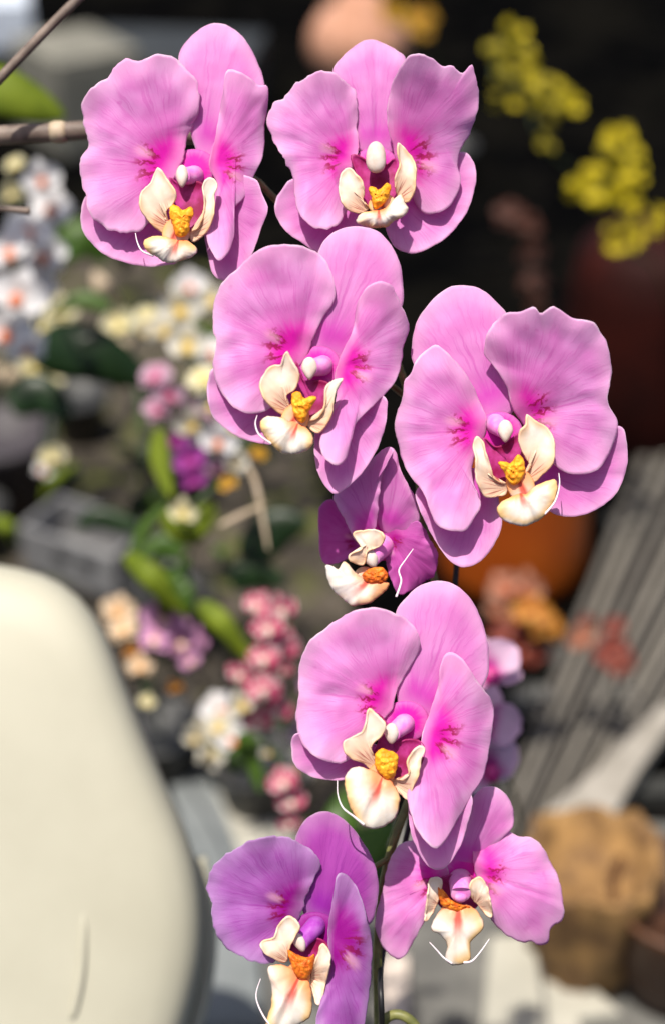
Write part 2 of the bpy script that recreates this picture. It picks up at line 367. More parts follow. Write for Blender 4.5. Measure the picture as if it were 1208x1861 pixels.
    def ellipsoid(s, name, c, hw, hh, dep, thick, mat, rot=0.0, drop=0.0, parent=None, lean=0.0):
        """egg-shaped body: half width and height in photograph pixels, half depth in millimetres"""
        V = []; F = []; n, m = 24, 16
        for i in range(m + 1):
            th = math.pi * i / m
            for k in range(n):
                w = 2 * math.pi * k / n; q = math.sin(th)
                yy = math.cos(th); wd = q * (1 - drop * -yy) if yy < 0 else q
                x = math.cos(w) * wd * hw; y = -yy * hh; z = math.sin(w) * q * thick + lean * yy
                X = c[0] + x * math.cos(rot) - y * math.sin(rot); Y = c[1] + x * math.sin(rot) + y * math.cos(rot)
                V.append(s.world(X, Y, dep + z))
        for i in range(m):
            for k in range(n): F.append((i * n + k, (i + 1) * n + k, (i + 1) * n + (k + 1) % n, i * n + (k + 1) % n))
        me = mesh(name, V, F); attr(me, "edge", [0.0] * len(V)); attr(me, "bd", [0.5] * len(V)); attr(me, "ang", [0.0] * len(V))
        return link(name, me, s.e, (0, 0, 0), mat)
    def column(s, c, cap, mat, r=4.1, front=3.2):
        dx, dy = c[0] - cap[0], c[1] - cap[1]
        P = [s.world(c[0] + dx * 0.30, c[1] + dy * 0.30, -8.0), s.world(c[0] + dx * 0.05, c[1] + dy * 0.05, -2.0), s.world(c[0] - dx * 0.5, c[1] - dy * 0.5, front - 2.0), s.world(cap[0] + dx * 0.15, cap[1] + dy * 0.15, front), s.world(cap[0], cap[1], front + 1.2)]
        path = smooth_path(P, 6); n = len(path); R = []
        for i in range(n):
            t = i / (n - 1); R.append(r / 1000 * (1.25 - 0.25 * min(1.0, t / 0.6)) * (1.0 if t < 0.86 else math.sqrt(max(0.02, 1 - ((t - 0.86) / 0.145) ** 2))))
        v, f = tube(path, R, 20); return link("column", mesh("column", v, f), s.e, (0, 0, 0), mat)
    def tendril(s, pts, deps, r0=0.6, r1=0.18):
        path = smooth_path([s.world(p[0], p[1], d) for p, d in zip(pts, deps)], 8); n = len(path)
        v, f = tube(path, [(r0 + (r1 - r0) * i / (n - 1)) / 1000 for i in range(n)], 8)
        return link("tendril", mesh("tendril", v, f), s.e, (0, 0, 0), TENDRIL)

plant_loc = Vector((0.03, 0.66, 0.0))
plant = tag(empty("orchid_plant", plant_loc), "tall moth orchid in sharp focus carrying eight large pink blooms, one tinted violet for shade", "orchid")

def dorsal(b, pts, base, mat=SEPAL, d0=-7.0, **k):
    a = dict(rise=2.0, cup=-2.0, curl=5.0, ruf=0.8, tilt=(0, 0.03), jag=0.6, fold=1.0, rec=0.8); a.update(k)
    return b.patch("dorsal_sepal", pts, base, mat, d0, **a)
def lateral(b, pts, base, mat=SEPAL, d0=-9.0, **k):
    a = dict(rise=1.0, cup=5.0, curl=-4.0, ruf=0.8, jag=0.6, fold=0.8); a.update(k)
    return b.patch("lateral_sepal", pts, base, mat, d0, **a)
def petal(b, pts, base, mat=PINK, d0=-2.5, **k):
    a = dict(rise=5.0, cup=4.0, curl=4.0, ruf=1.8, crease=1.1, jag=1.3, rings=24, nth=144, fold=1.05, rec=1.2, wave=0.7); a.update(k); a['cup'] *= 2.2; a.setdefault('upf', 0.5)
    return b.patch("petal", pts, base, mat, d0, **a)
def side_lobe(b, pts, base, mat=None, d0=4.0, **k):
    a = dict(rise=6.0, cup=2.5, dome=-1.5, thick=0.8, rings=14, nth=72, wave=0.5, ruf=0.5, fold=0.9, jag=0.7); a.update(k)
    return b.patch("side_lobe", pts, base, mat or SIDE, d0, **a)
def mid_lobe(b, pts, base, d0=6.0, **k):
    a = dict(rise=1.5, dome=4.6, groove=2.4, thick=0.9, rings=18, nth=96, wave=0.8, fold=0.9, jag=0.8); a.update(k)
    return b.patch("lip", pts, base, MID, d0, **a)
def claw(b, mid_pts, callus_pts, hw=25, d0=5.0):
    m = centroid(spline(mid_pts, 48)); q = centroid(spline(callus_pts, 48)); dx, dy = m[0] - q[0], m[1] - q[1]; l = math.hypot(dx, dy); dx /= l; dy /= l
    c = ((m[0] * .45 + q[0] * .55), (m[1] * .45 + q[1] * .55)); hh = l * 0.52
    pts = [(c[0] + dx * hh * math.cos(a) - dy * hw * math.sin(a), c[1] + dy * hh * math.cos(a) + dx * hw * math.sin(a)) for a in [2 * math.pi * i / 12 for i in range(12)]]
    b.patch("lip_claw", pts, q, MID, d0, dome=2.2, groove=0.8, thick=0.8, rings=10, nth=48, wave=0.1, axis=(dx, dy), far=1.9)
def heart(b, c, hw=44, hh=38, d0=-6.6, mat=None):
    c = (c[0], c[1] + 12)
    pts = [(c[0] + hw * math.cos(a), c[1] + hh * math.sin(a)) for a in [2 * math.pi * i / 14 for i in range(14)]]
    b.patch("flower_centre", pts, c, mat or BLUSH, d0, dome=2.0, thick=0.3, rings=10, nth=48, wave=0.2, far=2.7)
def callus(b, pts, base, d0=8.0, mat=None, **k):
    a = dict(dome=4.0, lump=1.3, thick=0.8, rings=16, nth=64, wave=0.0, jag=0.8); a.update(k)
    return b.patch("callus", pts, base, mat or CALLUS, d0, **a)
def throat(b, pts, base, d0=2.0, **k):
    a = dict(dome=-3.0, rise=1.0, thick=0.6, rings=10, nth=48, wave=0.1); a.update(k)
    return b.patch("lip_base", pts, base, THROAT, d0, **a)

# --- bloom at the upper left
C = Crop(120, 20, 3.179); Q = Crop(230, 230, 6.04)
b = Bloom(plant, plant_loc, C.p(740, 880), 0, "topmost bloom, turned, frilled petal beside a brown stalk")
dorsal(b, C([(760,820),(690,560),(650,280),(720,150),(820,80),(900,72),(980,110),(1060,200),(1112,310),(1150,440),(1130,600),(1000,760),(860,850)]), C.p(780,860), axis=(0.15,-1))
lateral(b, C([(400,950),(200,1000),(110,1080),(85,1200),(110,1290),(200,1390),(330,1450),(470,1475),(580,1467),(650,1440),(660,1300),(640,1080)]), C.p(650,1020), axis=(-0.75,0.65))
lateral(b, C([(950,950),(1090,970),(1130,1050),(1165,1140),(1130,1250),(1080,1390),(1015,1540),(930,1560),(850,1520),(820,1400),(800,1280),(830,1100)]), C.p(830,1060), axis=(0.45,0.9), tilt=(0.25,0))
petal(b, C([(690,820),(700,720),(770,590),(762,440),(735,380),(660,290),(560,250),(480,268),(425,285),(360,268),(290,320),(230,398),(150,430),(95,540),(108,680),(125,780),(85,870),(90,970),(115,1090),(150,1180),(220,1250),(330,1285),(450,1250),(540,1150),(600,1000),(650,930)]), C.p(620,900), axis=(-1,-0.12), ruf=2.6, cup=5.0, jag=3.4, tilt=(-0.03,0.02))
petal(b, C([(845,800),(880,640),(905,480),(935,342),(1040,370),(1115,425),(1165,440),(1165,560),(1147,680),(1140,830),(1080,970),(1030,1080),(960,1150),(950,1210),(975,1280),(945,1390),(885,1440),(840,1380),(812,1290),(860,1130),(870,1000),(830,900)]), C.p(850,880), axis=(1,0.15), tilt=(-0.35,0.05), cup=6.5, curl=2, d0=0)
throat(b, Q([(470,560),(560,620),(700,600),(830,620),(900,760),(900,960),(830,1120),(700,1200),(560,1180),(480,1000),(520,820)]), Q.p(650,700))
side_lobe(b, Q([(340,450),(430,555),(520,690),(545,770),(505,850),(430,940),(465,1080),(510,1180),(440,1190),(350,1130),(220,1000),(152,860),(170,720),(280,600)]), Q.p(520,1120), axis=(-0.5,-1))
side_lobe(b, Q([(920,555),(990,620),(955,740),(960,880),(930,1040),(860,1170),(740,1262),(700,1180),(800,1110),(850,960),(870,800),(848,640)]), Q.p(700,1200), axis=(0.4,-1))
mid_lobe(b, Q([(190,1265),(280,1205),(420,1205),(520,1235),(600,1235),(700,1265),(780,1350),(740,1420),(600,1475),(450,1497),(330,1430),(215,1355)]), Q.p(590,1200), axis=(-0.35,1))
callus(b, Q([(490,862),(560,868),(620,912),(700,880),(735,900),(735,980),(700,1050),(690,1150),(620,1215),(540,1185),(510,1080),(470,960)]), Q.p(600,1200))
claw(b, Q([(190,1265),(280,1205),(420,1205),(520,1235),(600,1235),(700,1265),(780,1350),(740,1420),(600,1475),(450,1497),(330,1430),(215,1355)]), Q([(490,862),(560,868),(620,912),(700,880),(735,900),(735,980),(700,1050),(690,1150),(620,1215),(540,1185),(510,1080),(470,960)])); heart(b, b.base_px)
b.column(Q.p(720,540), Q.p(612,545), COLUMN)
b.ellipsoid("anther_cap", Q.p(612,545), 11.5, 20.7, 5.2, 2.6, CAP, drop=0.35)
b.tendril(Q([(300,1420),(180,1370),(125,1280),(100,1170)]), [8, 9, 8, 6])

# --- bloom at the top centre
C = Crop(470, 50, 2.876); Q = Crop(580, 230, 5.752)
b = Bloom(plant, plant_loc, C.p(610, 700), -2, "bloom facing straight out beside the yellow blossom, with a notched petal")
dorsal(b, C([(520,640),(490,480),(430,330),(385,232),(440,150),(510,90),(580,62),(650,80),(720,120),(768,165),(760,300),(720,450),(700,560),(700,660)]), C.p(610,680), axis=(0,-1), crease=0.8)
lateral(b, C([(180,790),(120,850),(88,910),(92,985),(140,1060),(220,1120),(300,1170),(400,1195),(500,1180),(580,1050),(520,880),(300,790)]), C.p(560,860), axis=(-0.8,0.6))
lateral(b, C([(950,700),(1060,650),(1120,700),(1132,800),(1100,930),(1040,1030),(960,1110),(860,1165),(790,1180),(715,1150),(665,1060),(660,960),(740,850)]), C.p(690,880), axis=(0.75,0.65), cup=5, curl=-5)
petal(b, C([(520,620),(515,420),(500,320),(440,270),(380,237),(320,225),(240,260),(180,312),(125,370),(75,395),(50,450),(50,520),(90,620),(150,710),(180,800),(190,900),(230,1000),(290,1045),(360,1050),(430,1010),(462,970),(440,880),(445,780),(500,730)]), C.p(490,690), axis=(-1,-0.05), jag=3.0, ruf=2.2)
petal(b, C([(690,590),(668,450),(680,350),(720,240),(770,160),(820,135),(900,160),(960,200),(1010,198),(1060,238),(1110,198),(1140,290),(1147,390),(1110,540),(1050,640),(1038,720),(1055,800),(1020,900),(960,960),(880,975),(830,940),(803,870),(800,760),(730,720)]), C.p(720,680), axis=(1,-0.1), cup=6.5, jag=1.4, tilt=(0.05,0.26), upf=0.7, fold=0.6, wave=0.4)
throat(b, Q([(330,300),(450,330),(560,420),(700,400),(800,330),(840,500),(810,680),(700,830),(540,860),(440,740),(400,520)]), Q.p(590,450))
side_lobe(b, Q([(310,430),(380,500),(440,570),(465,680),(460,790),(515,862),(430,905),(320,880),(260,820),(215,700),(215,560),(250,470)]), Q.p(520,900), axis=(-0.6,-1))
side_lobe(b, Q([(830,170),(890,230),(960,320),(1000,420),(995,600),(970,720),(900,800),(830,745),(800,640),(800,520),(848,400),(825,280)]), Q.p(780,780), axis=(0.3,-1))
mid_lobe(b, Q([(380,990),(440,905),(560,878),(680,850),(800,735),(860,715),(900,800),(930,870),(880,940),(790,985),(700,1050),(560,1060),(450,1035)]), Q.p(620,820), axis=(0,1), dome=6.5)
callus(b, Q([(510,640),(580,630),(620,660),(700,590),(748,620),(730,720),(680,800),(600,865),(560,840),(540,740)]), Q.p(620,840))
claw(b, Q([(380,990),(440,905),(560,878),(680,850),(800,735),(860,715),(900,800),(930,870),(880,940),(790,985),(700,1050),(560,1060),(450,1035)]), Q([(510,640),(580,630),(620,660),(700,590),(748,620),(730,720),(680,800),(600,865),(560,840),(540,740)])); heart(b, b.base_px)
b.column(Q.p(600,400), Q.p(590,320), COLUMN)
b.ellipsoid("anther_cap", Q.p(590,320), 18, 29, 9.0, 4.0, CAP, drop=-0.2)

# --- bloom in the middle
C = Crop(350, 390, 2.946); Q = Crop(440, 580, 5.033)
b = Bloom(plant, plant_loc, C.p(670, 780), 26, "large bloom overlapping the two above it, wide lower sepals cupped behind")
dorsal(b, C([(640,760),(640,520),(650,330),(672,200),(720,120),(800,75),(880,62),(980,85),(1060,160),(1110,270),(1127,400),(1115,500),(1000,640),(860,760),(760,800)]), C.p(700,760), axis=(0.35,-1), crease=0.5)
lateral(b, C([(120,820),(85,890),(80,980),(110,1080),(180,1150),(270,1200),(350,1222),(450,1230),(540,1200),(590,1080),(560,900),(300,850)]), C.p(610,900), axis=(-0.85,0.5))
lateral(b, C([(920,960),(1030,980),(1036,1080),(1010,1200),(950,1320),(880,1410),(800,1480),(750,1490),(700,1440),(660,1340),(650,1230),(670,1100),(780,1000)]), C.p(750,980), axis=(0.35,0.95), cup=5, curl=-5)
petal(b, C([(640,680),(690,570),(757,460),(762,380),(730,280),(680,215),(600,170),(520,160),(430,165),(340,195),(240,290),(150,375),(115,480),(110,600),(125,700),(110,820),(140,930),(200,1010),(280,1060),(350,1065),(420,1035),(490,940),(540,850),(600,780)]), C.p(570,740), axis=(-1,-0.2), cup=5)
petal(b, C([(800,740),(855,620),(880,480),(930,390),(1000,355),(1060,380),(1110,470),(1150,560),(1155,620),(1130,700),(1110,830),(1050,940),(970,1020),(880,1110),(850,1210),(820,1310),(770,1340),(710,1310),(680,1230),(700,1150),(750,1060),(770,960),(760,850)]), C.p(780,800), axis=(1,0.1), tilt=(-0.25,0.05), cup=6, d0=-1)
throat(b, Q([(490,380),(560,560),(700,560),(800,600),(820,760),(760,900),(620,980),(500,940),(440,760),(500,600)]), Q.p(620,560))
side_lobe(b, Q([(410,295),(450,380),(500,460),(517,540),(480,640),(400,700),(410,790),(460,870),(420,890),(330,850),(210,730),(168,620),(180,540),(270,430),(360,420),(388,340)]), Q.p(470,850), axis=(-0.5,-1))
side_lobe(b, Q([(915,540),(860,600),(832,720),(812,860),(770,950),(700,1035),(620,1005),(590,945),(680,920),(740,850),(770,740),(768,640),(820,565)]), Q.p(590,960), axis=(0.5,-1))
mid_lobe(b, Q([(165,940),(240,888),(350,898),(430,930),(500,940),(580,985),(640,1060),(652,1120),(600,1195),(480,1235),(360,1222),(270,1150),(190,1050)]), Q.p(520,920), axis=(-0.35,1))
callus(b, Q([(460,680),(520,660),(570,720),(640,700),(682,720),(640,800),(600,860),(570,945),(520,935),(470,860),(450,760)]), Q.p(540,940))
claw(b, Q([(165,940),(240,888),(350,898),(430,930),(500,940),(580,985),(640,1060),(652,1120),(600,1195),(480,1235),(360,1222),(270,1150),(190,1050)]), Q([(460,680),(520,660),(570,720),(640,700),(682,720),(640,800),(600,860),(570,945),(520,935),(470,860),(450,760)])); heart(b, b.base_px)
b.column(Q.p(715,430), Q.p(615,450), COLUMN)
b.ellipsoid("anther_cap", Q.p(615,450), 14.7, 20.7, 5.2, 2.6, CAP, drop=0.45)
b.tendril(Q([(270,1140),(160,1060),(122,960),(140,880)]), [9, 10, 9, 7])

# --- bloom at the right
C = Crop(700, 500, 2.626); Q = Crop(790, 680, 4.832)
b = Bloom(plant, plant_loc, C.p(540, 720), 14, "bloom facing the other way in front of the red jar, scalloped petal")
dorsal(b, C([(400,640),(200,520),(130,410),(125,330),(150,220),(220,120),(300,60),(380,48),(460,70),(530,130),(577,185),(590,300),(590,420),(600,560),(610,650),(500,700)]), C.p(540,690), axis=(-0.45,-1))
lateral(b, C([(150,1020),(160,1110),(210,1220),(270,1320),(340,1387),(410,1387),(480,1340),(530,1260),(556,1180),(540,1080),(520,960),(440,920),(270,950)]), C.p(500,920), axis=(-0.4,1), cup=3, curl=-6)
lateral(b, C([(950,780),(1110,720),(1150,800),(1147,930),(1100,1040),(1020,1110),(920,1150),(830,1147),(760,1110),(690,1020),(720,900)]), C.p(700,930), axis=(0.85,0.3))
petal(b, C([(480,690),(430,560),(360,440),(270,350),(220,340),(150,400),(120,470),(90,510),(78,590),(45,690),(58,800),(90,910),(150,1000),(190,1060),(230,1170),(290,1217),(380,1217),(420,1160),(455,1090),(420,1000),(415,900),(460,800)]), C.p(460,740), axis=(-1,0.05), cup=5)
petal(b, C([(600,620),(570,520),(520,440),(468,370),(488,270),(560,190),(640,172),(705,150),(738,185),(800,150),(870,190),(920,210),(990,225),(1030,280),(1065,350),(1076,480),(1060,600),(1102,690),(1097,780),(1040,900),(960,947),(870,947),(800,900),(750,800),(660,720)]), C.p(620,680), axis=(1,-0.25), cup=4.5, tilt=(0.08,0.22), crease=1.6, upf=0.7, fold=0.8)
throat(b, Q([(420,560),(520,640),(640,600),(740,520),(800,700),(850,820),(760,960),(640,980),(520,960),(460,800)]), Q.p(600,600))
side_lobe(b, Q([(365,545),(410,590),(430,680),(470,780),(500,900),(560,955),(630,975),(620,1050),(560,1070),(460,1082),(400,1010),(358,880),(362,740),(335,610)]), Q.p(640,1000), axis=(-0.5,-1))
side_lobe(b, Q([(808,355),(880,410),(980,470),(1030,560),(1047,680),(1020,800),(940,880),(870,950),(800,965),(778,900),(840,820),(800,740),(740,600),(748,500),(800,440)]), Q.p(790,930), axis=(0.3,-1))
mid_lobe(b, Q([(540,1185),(580,1120),(660,1080),(740,1045),(800,1050),(860,990),(980,938),(1055,925),(1075,1010),(1045,1130),(980,1220),(900,1290),(780,1335),(660,1312),(570,1260)]), Q.p(720,970), axis=(0.35,1))
callus(b, Q([(548,775),(620,768),(660,780),(720,708),(770,735),(790,840),(760,920),(700,975),(640,945),(600,860)]), Q.p(710,980))
claw(b, Q([(540,1185),(580,1120),(660,1080),(740,1045),(800,1050),(860,990),(980,938),(1055,925),(1075,1010),(1045,1130),(980,1220),(900,1290),(780,1335),(660,1312),(570,1260)]), Q([(548,775),(620,768),(660,780),(720,708),(770,735),(790,840),(760,920),(700,975),(640,945),(600,860)])); heart(b, b.base_px)
b.column(Q.p(545,450), Q.p(615,500), COLUMN)
b.ellipsoid("anther_cap", Q.p(615,500), 14.2, 20.7, 5.2, 2.6, CAP, drop=0.45)
b.tendril(Q([(960,1230),(1050,1120),(1090,980),(1085,870)]), [9, 10, 9, 7])

# --- small bloom half hidden between its neighbours
C = Crop(550, 800, 3.897)
b = Bloom(plant, plant_loc, C.p(560, 660), -4, "small half-hidden bloom seen from its side in the gap between three others")
lateral(b, C([(120,480),(200,420),(270,480),(350,640),(400,760),(330,830),(210,880),(135,845),(115,650)]), C.p(430,720), DEEP, d0=-30, axis=(-1,0))
petal(b, C([(640,600),(740,600),(820,575),(900,700),(955,820),(925,960),(850,1010),(700,1095),(640,1030),(595,900),(570,760),(570,640)]), C.p(580,660), DEEP, axis=(0.6,0.8), tilt=(-0.1,0.25), cup=4)
dorsal(b, C([(600,50),(660,85),(695,220),(790,400),(825,560),(760,640),(640,670),(560,640),(510,520),(530,380),(555,200)]), C.p(590,650), axis=(0.2,-1), d0=-3, crease=0.5, tilt=(0.25,0.35))
petal(b, C([(540,85),(600,48),(640,60),(600,160),(560,250),(540,400),(530,520),(510,640),(440,770),(360,690),(280,530),(215,390),(350,250),(470,150)]), C.p(510,660), SEPAL, axis=(-0.5,-1), tilt=(0.5,0.2), d0=2, cup=2.5, crease=0)
side_lobe(b, C([(360,665),(440,640),(530,640),(575,690),(545,750),(450,790),(430,880),(360,870),(330,820),(420,770)]), C.p(520,860), d0=8, axis=(-0.6,-1))
mid_lobe(b, C([(160,890),(210,890),(250,910),(300,860),(400,960),(500,1000),(600,1005),(610,1030),(560,1090),(480,1150),(400,1170),(340,1170),(250,1100),(185,1020)]), C.p(520,940), axis=(-0.6,0.6), d0=10)
callus(b, C([(420,960),(470,910),(560,900),(605,960),(560,1010),(470,1012)]), C.p(540,950), d0=13, mat=CALLUS_D, dome=3)
claw(b, C([(160,890),(210,890),(250,910),(300,860),(400,960),(500,1000),(600,1005),(610,1030),(560,1090),(480,1150),(400,1170),(340,1170),(250,1100),(185,1020)]), C([(420,960),(470,910),(560,900),(605,960),(560,1010),(470,1012)])); heart(b, b.base_px)
b.ellipsoid("anther_cap", C.p(482,835), 13, 19, 9, 3.0, CAP, rot=-0.4, drop=0.3)
b.column(C.p(560,760), C.p(482,835), COLUMN, 4.4, 7.0)
b.tendril(C([(660,1110),(695,1000),(680,920),(730,840),(780,770)]), [12, 12, 11, 10, 8], 0.6)

# --- lower bloom
C = Crop(510, 1030, 2.745); Q = Crop(590, 1220, 5.491)
b = Bloom(plant, plant_loc, C.p(620, 740), 22, "lower bloom with its long folded petal hanging over the spotless bloom beneath")
b.e["label"] = "lower bloom with a long folded petal hanging over the tilted bloom beneath it"
dorsal(b, C([(590,700),(575,560),(565,420),(562,300),(577,215),(610,170),(680,100),(760,73),(840,78),(920,130),(980,220),(1020,330),(1036,450),(1020,570),(900,720),(780,800),(680,760)]), C.p(660,740), axis=(0.4,-1), crease=0.4)
lateral(b, C([(850,1000),(950,1140),(930,1280),(890,1400),(830,1490),(770,1512),(720,1480),(680,1410),(650,1330),(636,1200),(680,1050)]), C.p(740,960), axis=(0.15,1), cup=3, curl=-2, d0=-7)
lateral(b, C([(75,835),(55,930),(80,1000),(150,1045),(240,1065),(330,1062),(400,1040),(480,1000),(500,900),(250,840)]), C.p(540,900), axis=(-0.95,0.25), d0=-7)
petal(b, C([(585,600),(640,510),(692,420),(687,350),(650,280),(580,235),(500,210),(430,205),(360,220),(290,260),(220,310),(150,360),(110,440),(85,540),(90,640),(75,740),(85,830),(130,910),(200,960),(280,982),(350,955),(430,890),(470,800),(550,720)]), C.p(540,680), axis=(-1,-0.15), cup=5)
petal(b, C([(735,740),(780,600),(793,500),(820,433),(880,440),(940,510),(1000,600),(1050,670),(1061,760),(1040,900),(1010,1050),(960,1120),(920,1200),(860,1300),(800,1390),(760,1402),(700,1345),(650,1240),(628,1130),(670,1050),(700,960),(700,860)]), C.p(715,820), axis=(1,0.35), tilt=(-0.3,-0.02), cup=5.5, d0=0)
throat(b, Q([(500,420),(600,500),(700,700),(830,680),(950,700),(1000,800),(940,960),(850,1100),(700,1140),(540,1020),(480,850),(540,680)]), Q.p(650,700))
side_lobe(b, Q([(440,378),(500,420),(570,490),(602,560),(560,640),(490,700),(450,780),(480,850),(500,940),(450,972),(380,920),(260,870),(200,790),(198,700),(300,650),(380,600),(420,500)]), Q.p(500,940), axis=(-0.4,-1))
side_lobe(b, Q([(990,768),(950,860),(940,960),(910,1080),(860,1180),(832,1285),(760,1230),(690,1150),(700,1090),(800,1090),(850,1000),(828,900),(885,800),(940,750)]), Q.p(680,1110), axis=(0.6,-1))
mid_lobe(b, Q([(198,1060),(240,990),(330,948),(430,975),(520,1005),(600,1050),(660,1095),(720,1180),(747,1290),(712,1440),(620,1532),(480,1572),(380,1542),(290,1440),(230,1300),(203,1170)]), Q.p(580,1030), axis=(-0.35,1))
callus(b, Q([(500,830),(560,770),(640,790),(700,810),(732,855),(720,960),(690,1050),(620,1082),(560,1035),(505,960)]), Q.p(600,1070))
claw(b, Q([(198,1060),(240,990),(330,948),(430,975),(520,1005),(600,1050),(660,1095),(720,1180),(747,1290),(712,1440),(620,1532),(480,1572),(380,1542),(290,1440),(230,1300),(203,1170)]), Q([(500,830),(560,770),(640,790),(700,810),(732,855),(720,960),(690,1050),(620,1082),(560,1035),(505,960)])); heart(b, b.base_px)
b.column(Q.p(770,540), Q.p(665,620), COLUMN)
b.ellipsoid("anther_cap", Q.p(665,620), 13.5, 19.1, 5.2, 2.6, CAP, drop=0.3)
b.tendril(Q([(390,1530),(290,1450),(180,1360),(130,1230),(125,1090)]), [9, 10, 10, 9, 7])

# --- pink bloom at the bottom, its shade put into violet colours
C = Crop(370, 1470, 3.661)
b = Bloom(plant, plant_loc, C.p(740, 780), 12, "lowest bloom, a pink one tinted violet-purple for shade, beside the cream shell")
dorsal(b, C([(680,720),(640,560),(615,400),(605,280),(613,190),(660,90),(740,30),(830,18),(920,60),(1010,150),(1090,270),(1140,380),(1162,500),(1150,640),(1110,760),(950,820),(820,800)]), C.p(770,760), SEPAL_SHADE, axis=(0.4,-1))
lateral(b, C([(560,780),(300,740),(180,800),(200,900),(330,980),(480,980),(600,900)]), C.p(640,820), SEPAL_SHADE, axis=(-0.9,0.4), d0=-10, curl=2)
lateral(b, C([(880,860),(1000,900),(1060,1080),(1040,1350),(960,1480),(860,1400),(820,1150)]), C.p(840,900), SEPAL_SHADE, axis=(0.15,1), d0=-10, curl=2)
petal(b, C([(690,560),(755,440),(777,360),(720,280),(640,220),(540,190),(420,183),(320,208),(230,260),(130,310),(70,380),(28,480),(22,560),(60,640),(58,740),(90,850),(180,940),(300,1010),(400,1027),(490,1000),(570,880),(640,740)]), C.p(640,670), PINK_SHADE, axis=(-1,-0.1), cup=4.5, jag=2.6)
petal(b, C([(830,760),(865,560),(885,450),(930,423),(990,480),(1050,600),(1092,760),(1122,920),(1112,1100),(1092,1300),(1062,1450),(1000,1600),(900,1650),(800,1600),(748,1450),(770,1300),(815,1120),(830,960)]), C.p(835,850), PINK_SHADE, axis=(1,0.5), tilt=(-0.3,0), cup=4, d0=0)
throat(b, C([(600,800),(700,850),(800,880),(840,960),(800,1080),(720,1130),(620,1100),(570,960)]), C.p(700,880))
side_lobe(b, C([(560,718),(620,750),(632,800),(590,880),(562,960),(545,1025),(470,1000),(400,950),(385,890),(470,860),(500,780)]), C.p(590,1030), axis=(-0.5,-1))
side_lobe(b, C([(790,898),(835,960),(832,1050),(800,1180),(762,1310),(720,1190),(723,1080),(758,980)]), C.p(690,1110), axis=(0.4,-1))
mid_lobe(b, C([(425,1060),(500,1035),(580,1055),(640,1110),(700,1145),(722,1280),(704,1390),(620,1440),(520,1510),(420,1470),(425,1380),(450,1300),(450,1180)]), C.p(650,1080), axis=(-0.4,1))
callus(b, C([(560,940),(640,975),(700,985),(742,965),(722,1080),(680,1135),(620,1115),(580,1030)]), C.p(650,1110), mat=CALLUS_D)
claw(b, C([(425,1060),(500,1035),(580,1055),(640,1110),(700,1145),(722,1280),(704,1390),(620,1440),(520,1510),(420,1470),(425,1380),(450,1300),(450,1180)]), C([(560,940),(640,975),(700,985),(742,965),(722,1080),(680,1135),(620,1115),(580,1030)])); heart(b, b.base_px, mat=BLUSH_SHADE)
b.column(C.p(725,800), C.p(640,890), COLUMN_SHADE)
b.ellipsoid("anther_cap", C.p(640,890), 11.1, 18.2, 5.2, 2.6, CAP, rot=-0.4, drop=0.3)
b.tendril(C([(480,1480),(400,1380),(350,1250),(380,1130)]), [9, 10, 9, 8])

# --- tilted bloom at the lower right
C = Crop(670, 1420, 3.265)
b = Bloom(plant, plant_loc, C.p(560, 520), -8, "tilted bloom looking downwards, pale lip with two horns, beside tan wrapping paper")
dorsal(b, C([(600,180),(620,90),(680,35),(760,38),(820,90),(857,180),(850,270),(800,330),(720,420),(660,520),(560,540),(450,520),(480,430),(550,330)]), C.p(570,510), axis=(0.4,-1), tilt=(0,0.2), d0=-6)
lateral(b, C([(420,560),(300,620),(240,720),(260,800),(330,780),(400,680)]), C.p(470,560), axis=(-0.8,0.7), d0=-14)
lateral(b, C([(620,560),(760,620),(860,740),(840,800),(740,760),(640,660)]), C.p(600,560), axis=(0.8,0.7), d0=-14)
petal(b, C([(615,440),(608,330),(620,250),(700,228),(790,268),(870,320),(950,330),(1020,380),(1080,480),(1130,600),(1152,720),(1147,820),(1080,870),(1060,955),(1000,968),(960,950),(900,957),(800,900),(720,820),(690,700),(640,590)]), C.p(620,530), axis=(1,0.35), cup=-3.5, tilt=(0,-0.1), crease=1.2, curl=6)
petal(b, C([(480,560),(420,440),(330,350),(260,345),(180,380),(120,470),(90,600),(60,720),(33,850),(70,960),(120,1030),(190,1052),(250,980),(300,880),(350,790),(375,680),(420,590)]), C.p(450,550), axis=(-0.7,0.7), cup=-3, tilt=(0.1,-0.1), crease=1.0, curl=6)
throat(b, C([(400,600),(470,560),(600,560),(660,620),(640,740),(560,760),(450,760),(400,700)]), C.p(530,600), d0=0)
side_lobe(b, C([(365,580),(425,585),(415,680),(385,760),(335,835),(345,720),(355,640)]), C.p(430,740), axis=(-0.5,-1), d0=4)
side_lobe(b, C([(600,610),(650,568),(692,620),(712,700),(722,805),(650,740),(600,680)]), C.p(620,740), axis=(0.5,-1), d0=4)
mid_lobe(b, C([(368,860),(400,790),(460,740),(530,728),(600,738),(652,785),(682,850),(655,900),(600,960),(602,1050),(560,1082),(490,1092),(450,1045),(462,970),(420,912),(378,890)]), C.p(525,690), axis=(0,1), groove=1.0)
callus(b, C([(408,630),(445,650),(490,705),(555,735),(600,745),(540,780),(470,760),(420,720)]), C.p(500,720), mat=CALLUS_D, dome=3)
claw(b, C([(368,860),(400,790),(460,740),(530,728),(600,738),(652,785),(682,850),(655,900),(600,960),(602,1050),(560,1082),(490,1092),(450,1045),(462,970),(420,912),(378,890)]), C([(408,630),(445,650),(490,705),(555,735),(600,745),(540,780),(470,760),(420,720)])); heart(b, b.base_px)
b.column(C.p(540,600), C.p(542,670), COLUMN, 5.0, 9.0)
b.ellipsoid("anther_cap", C.p(542,690), 12, 9, 9.5, 3.0, COLUMN)
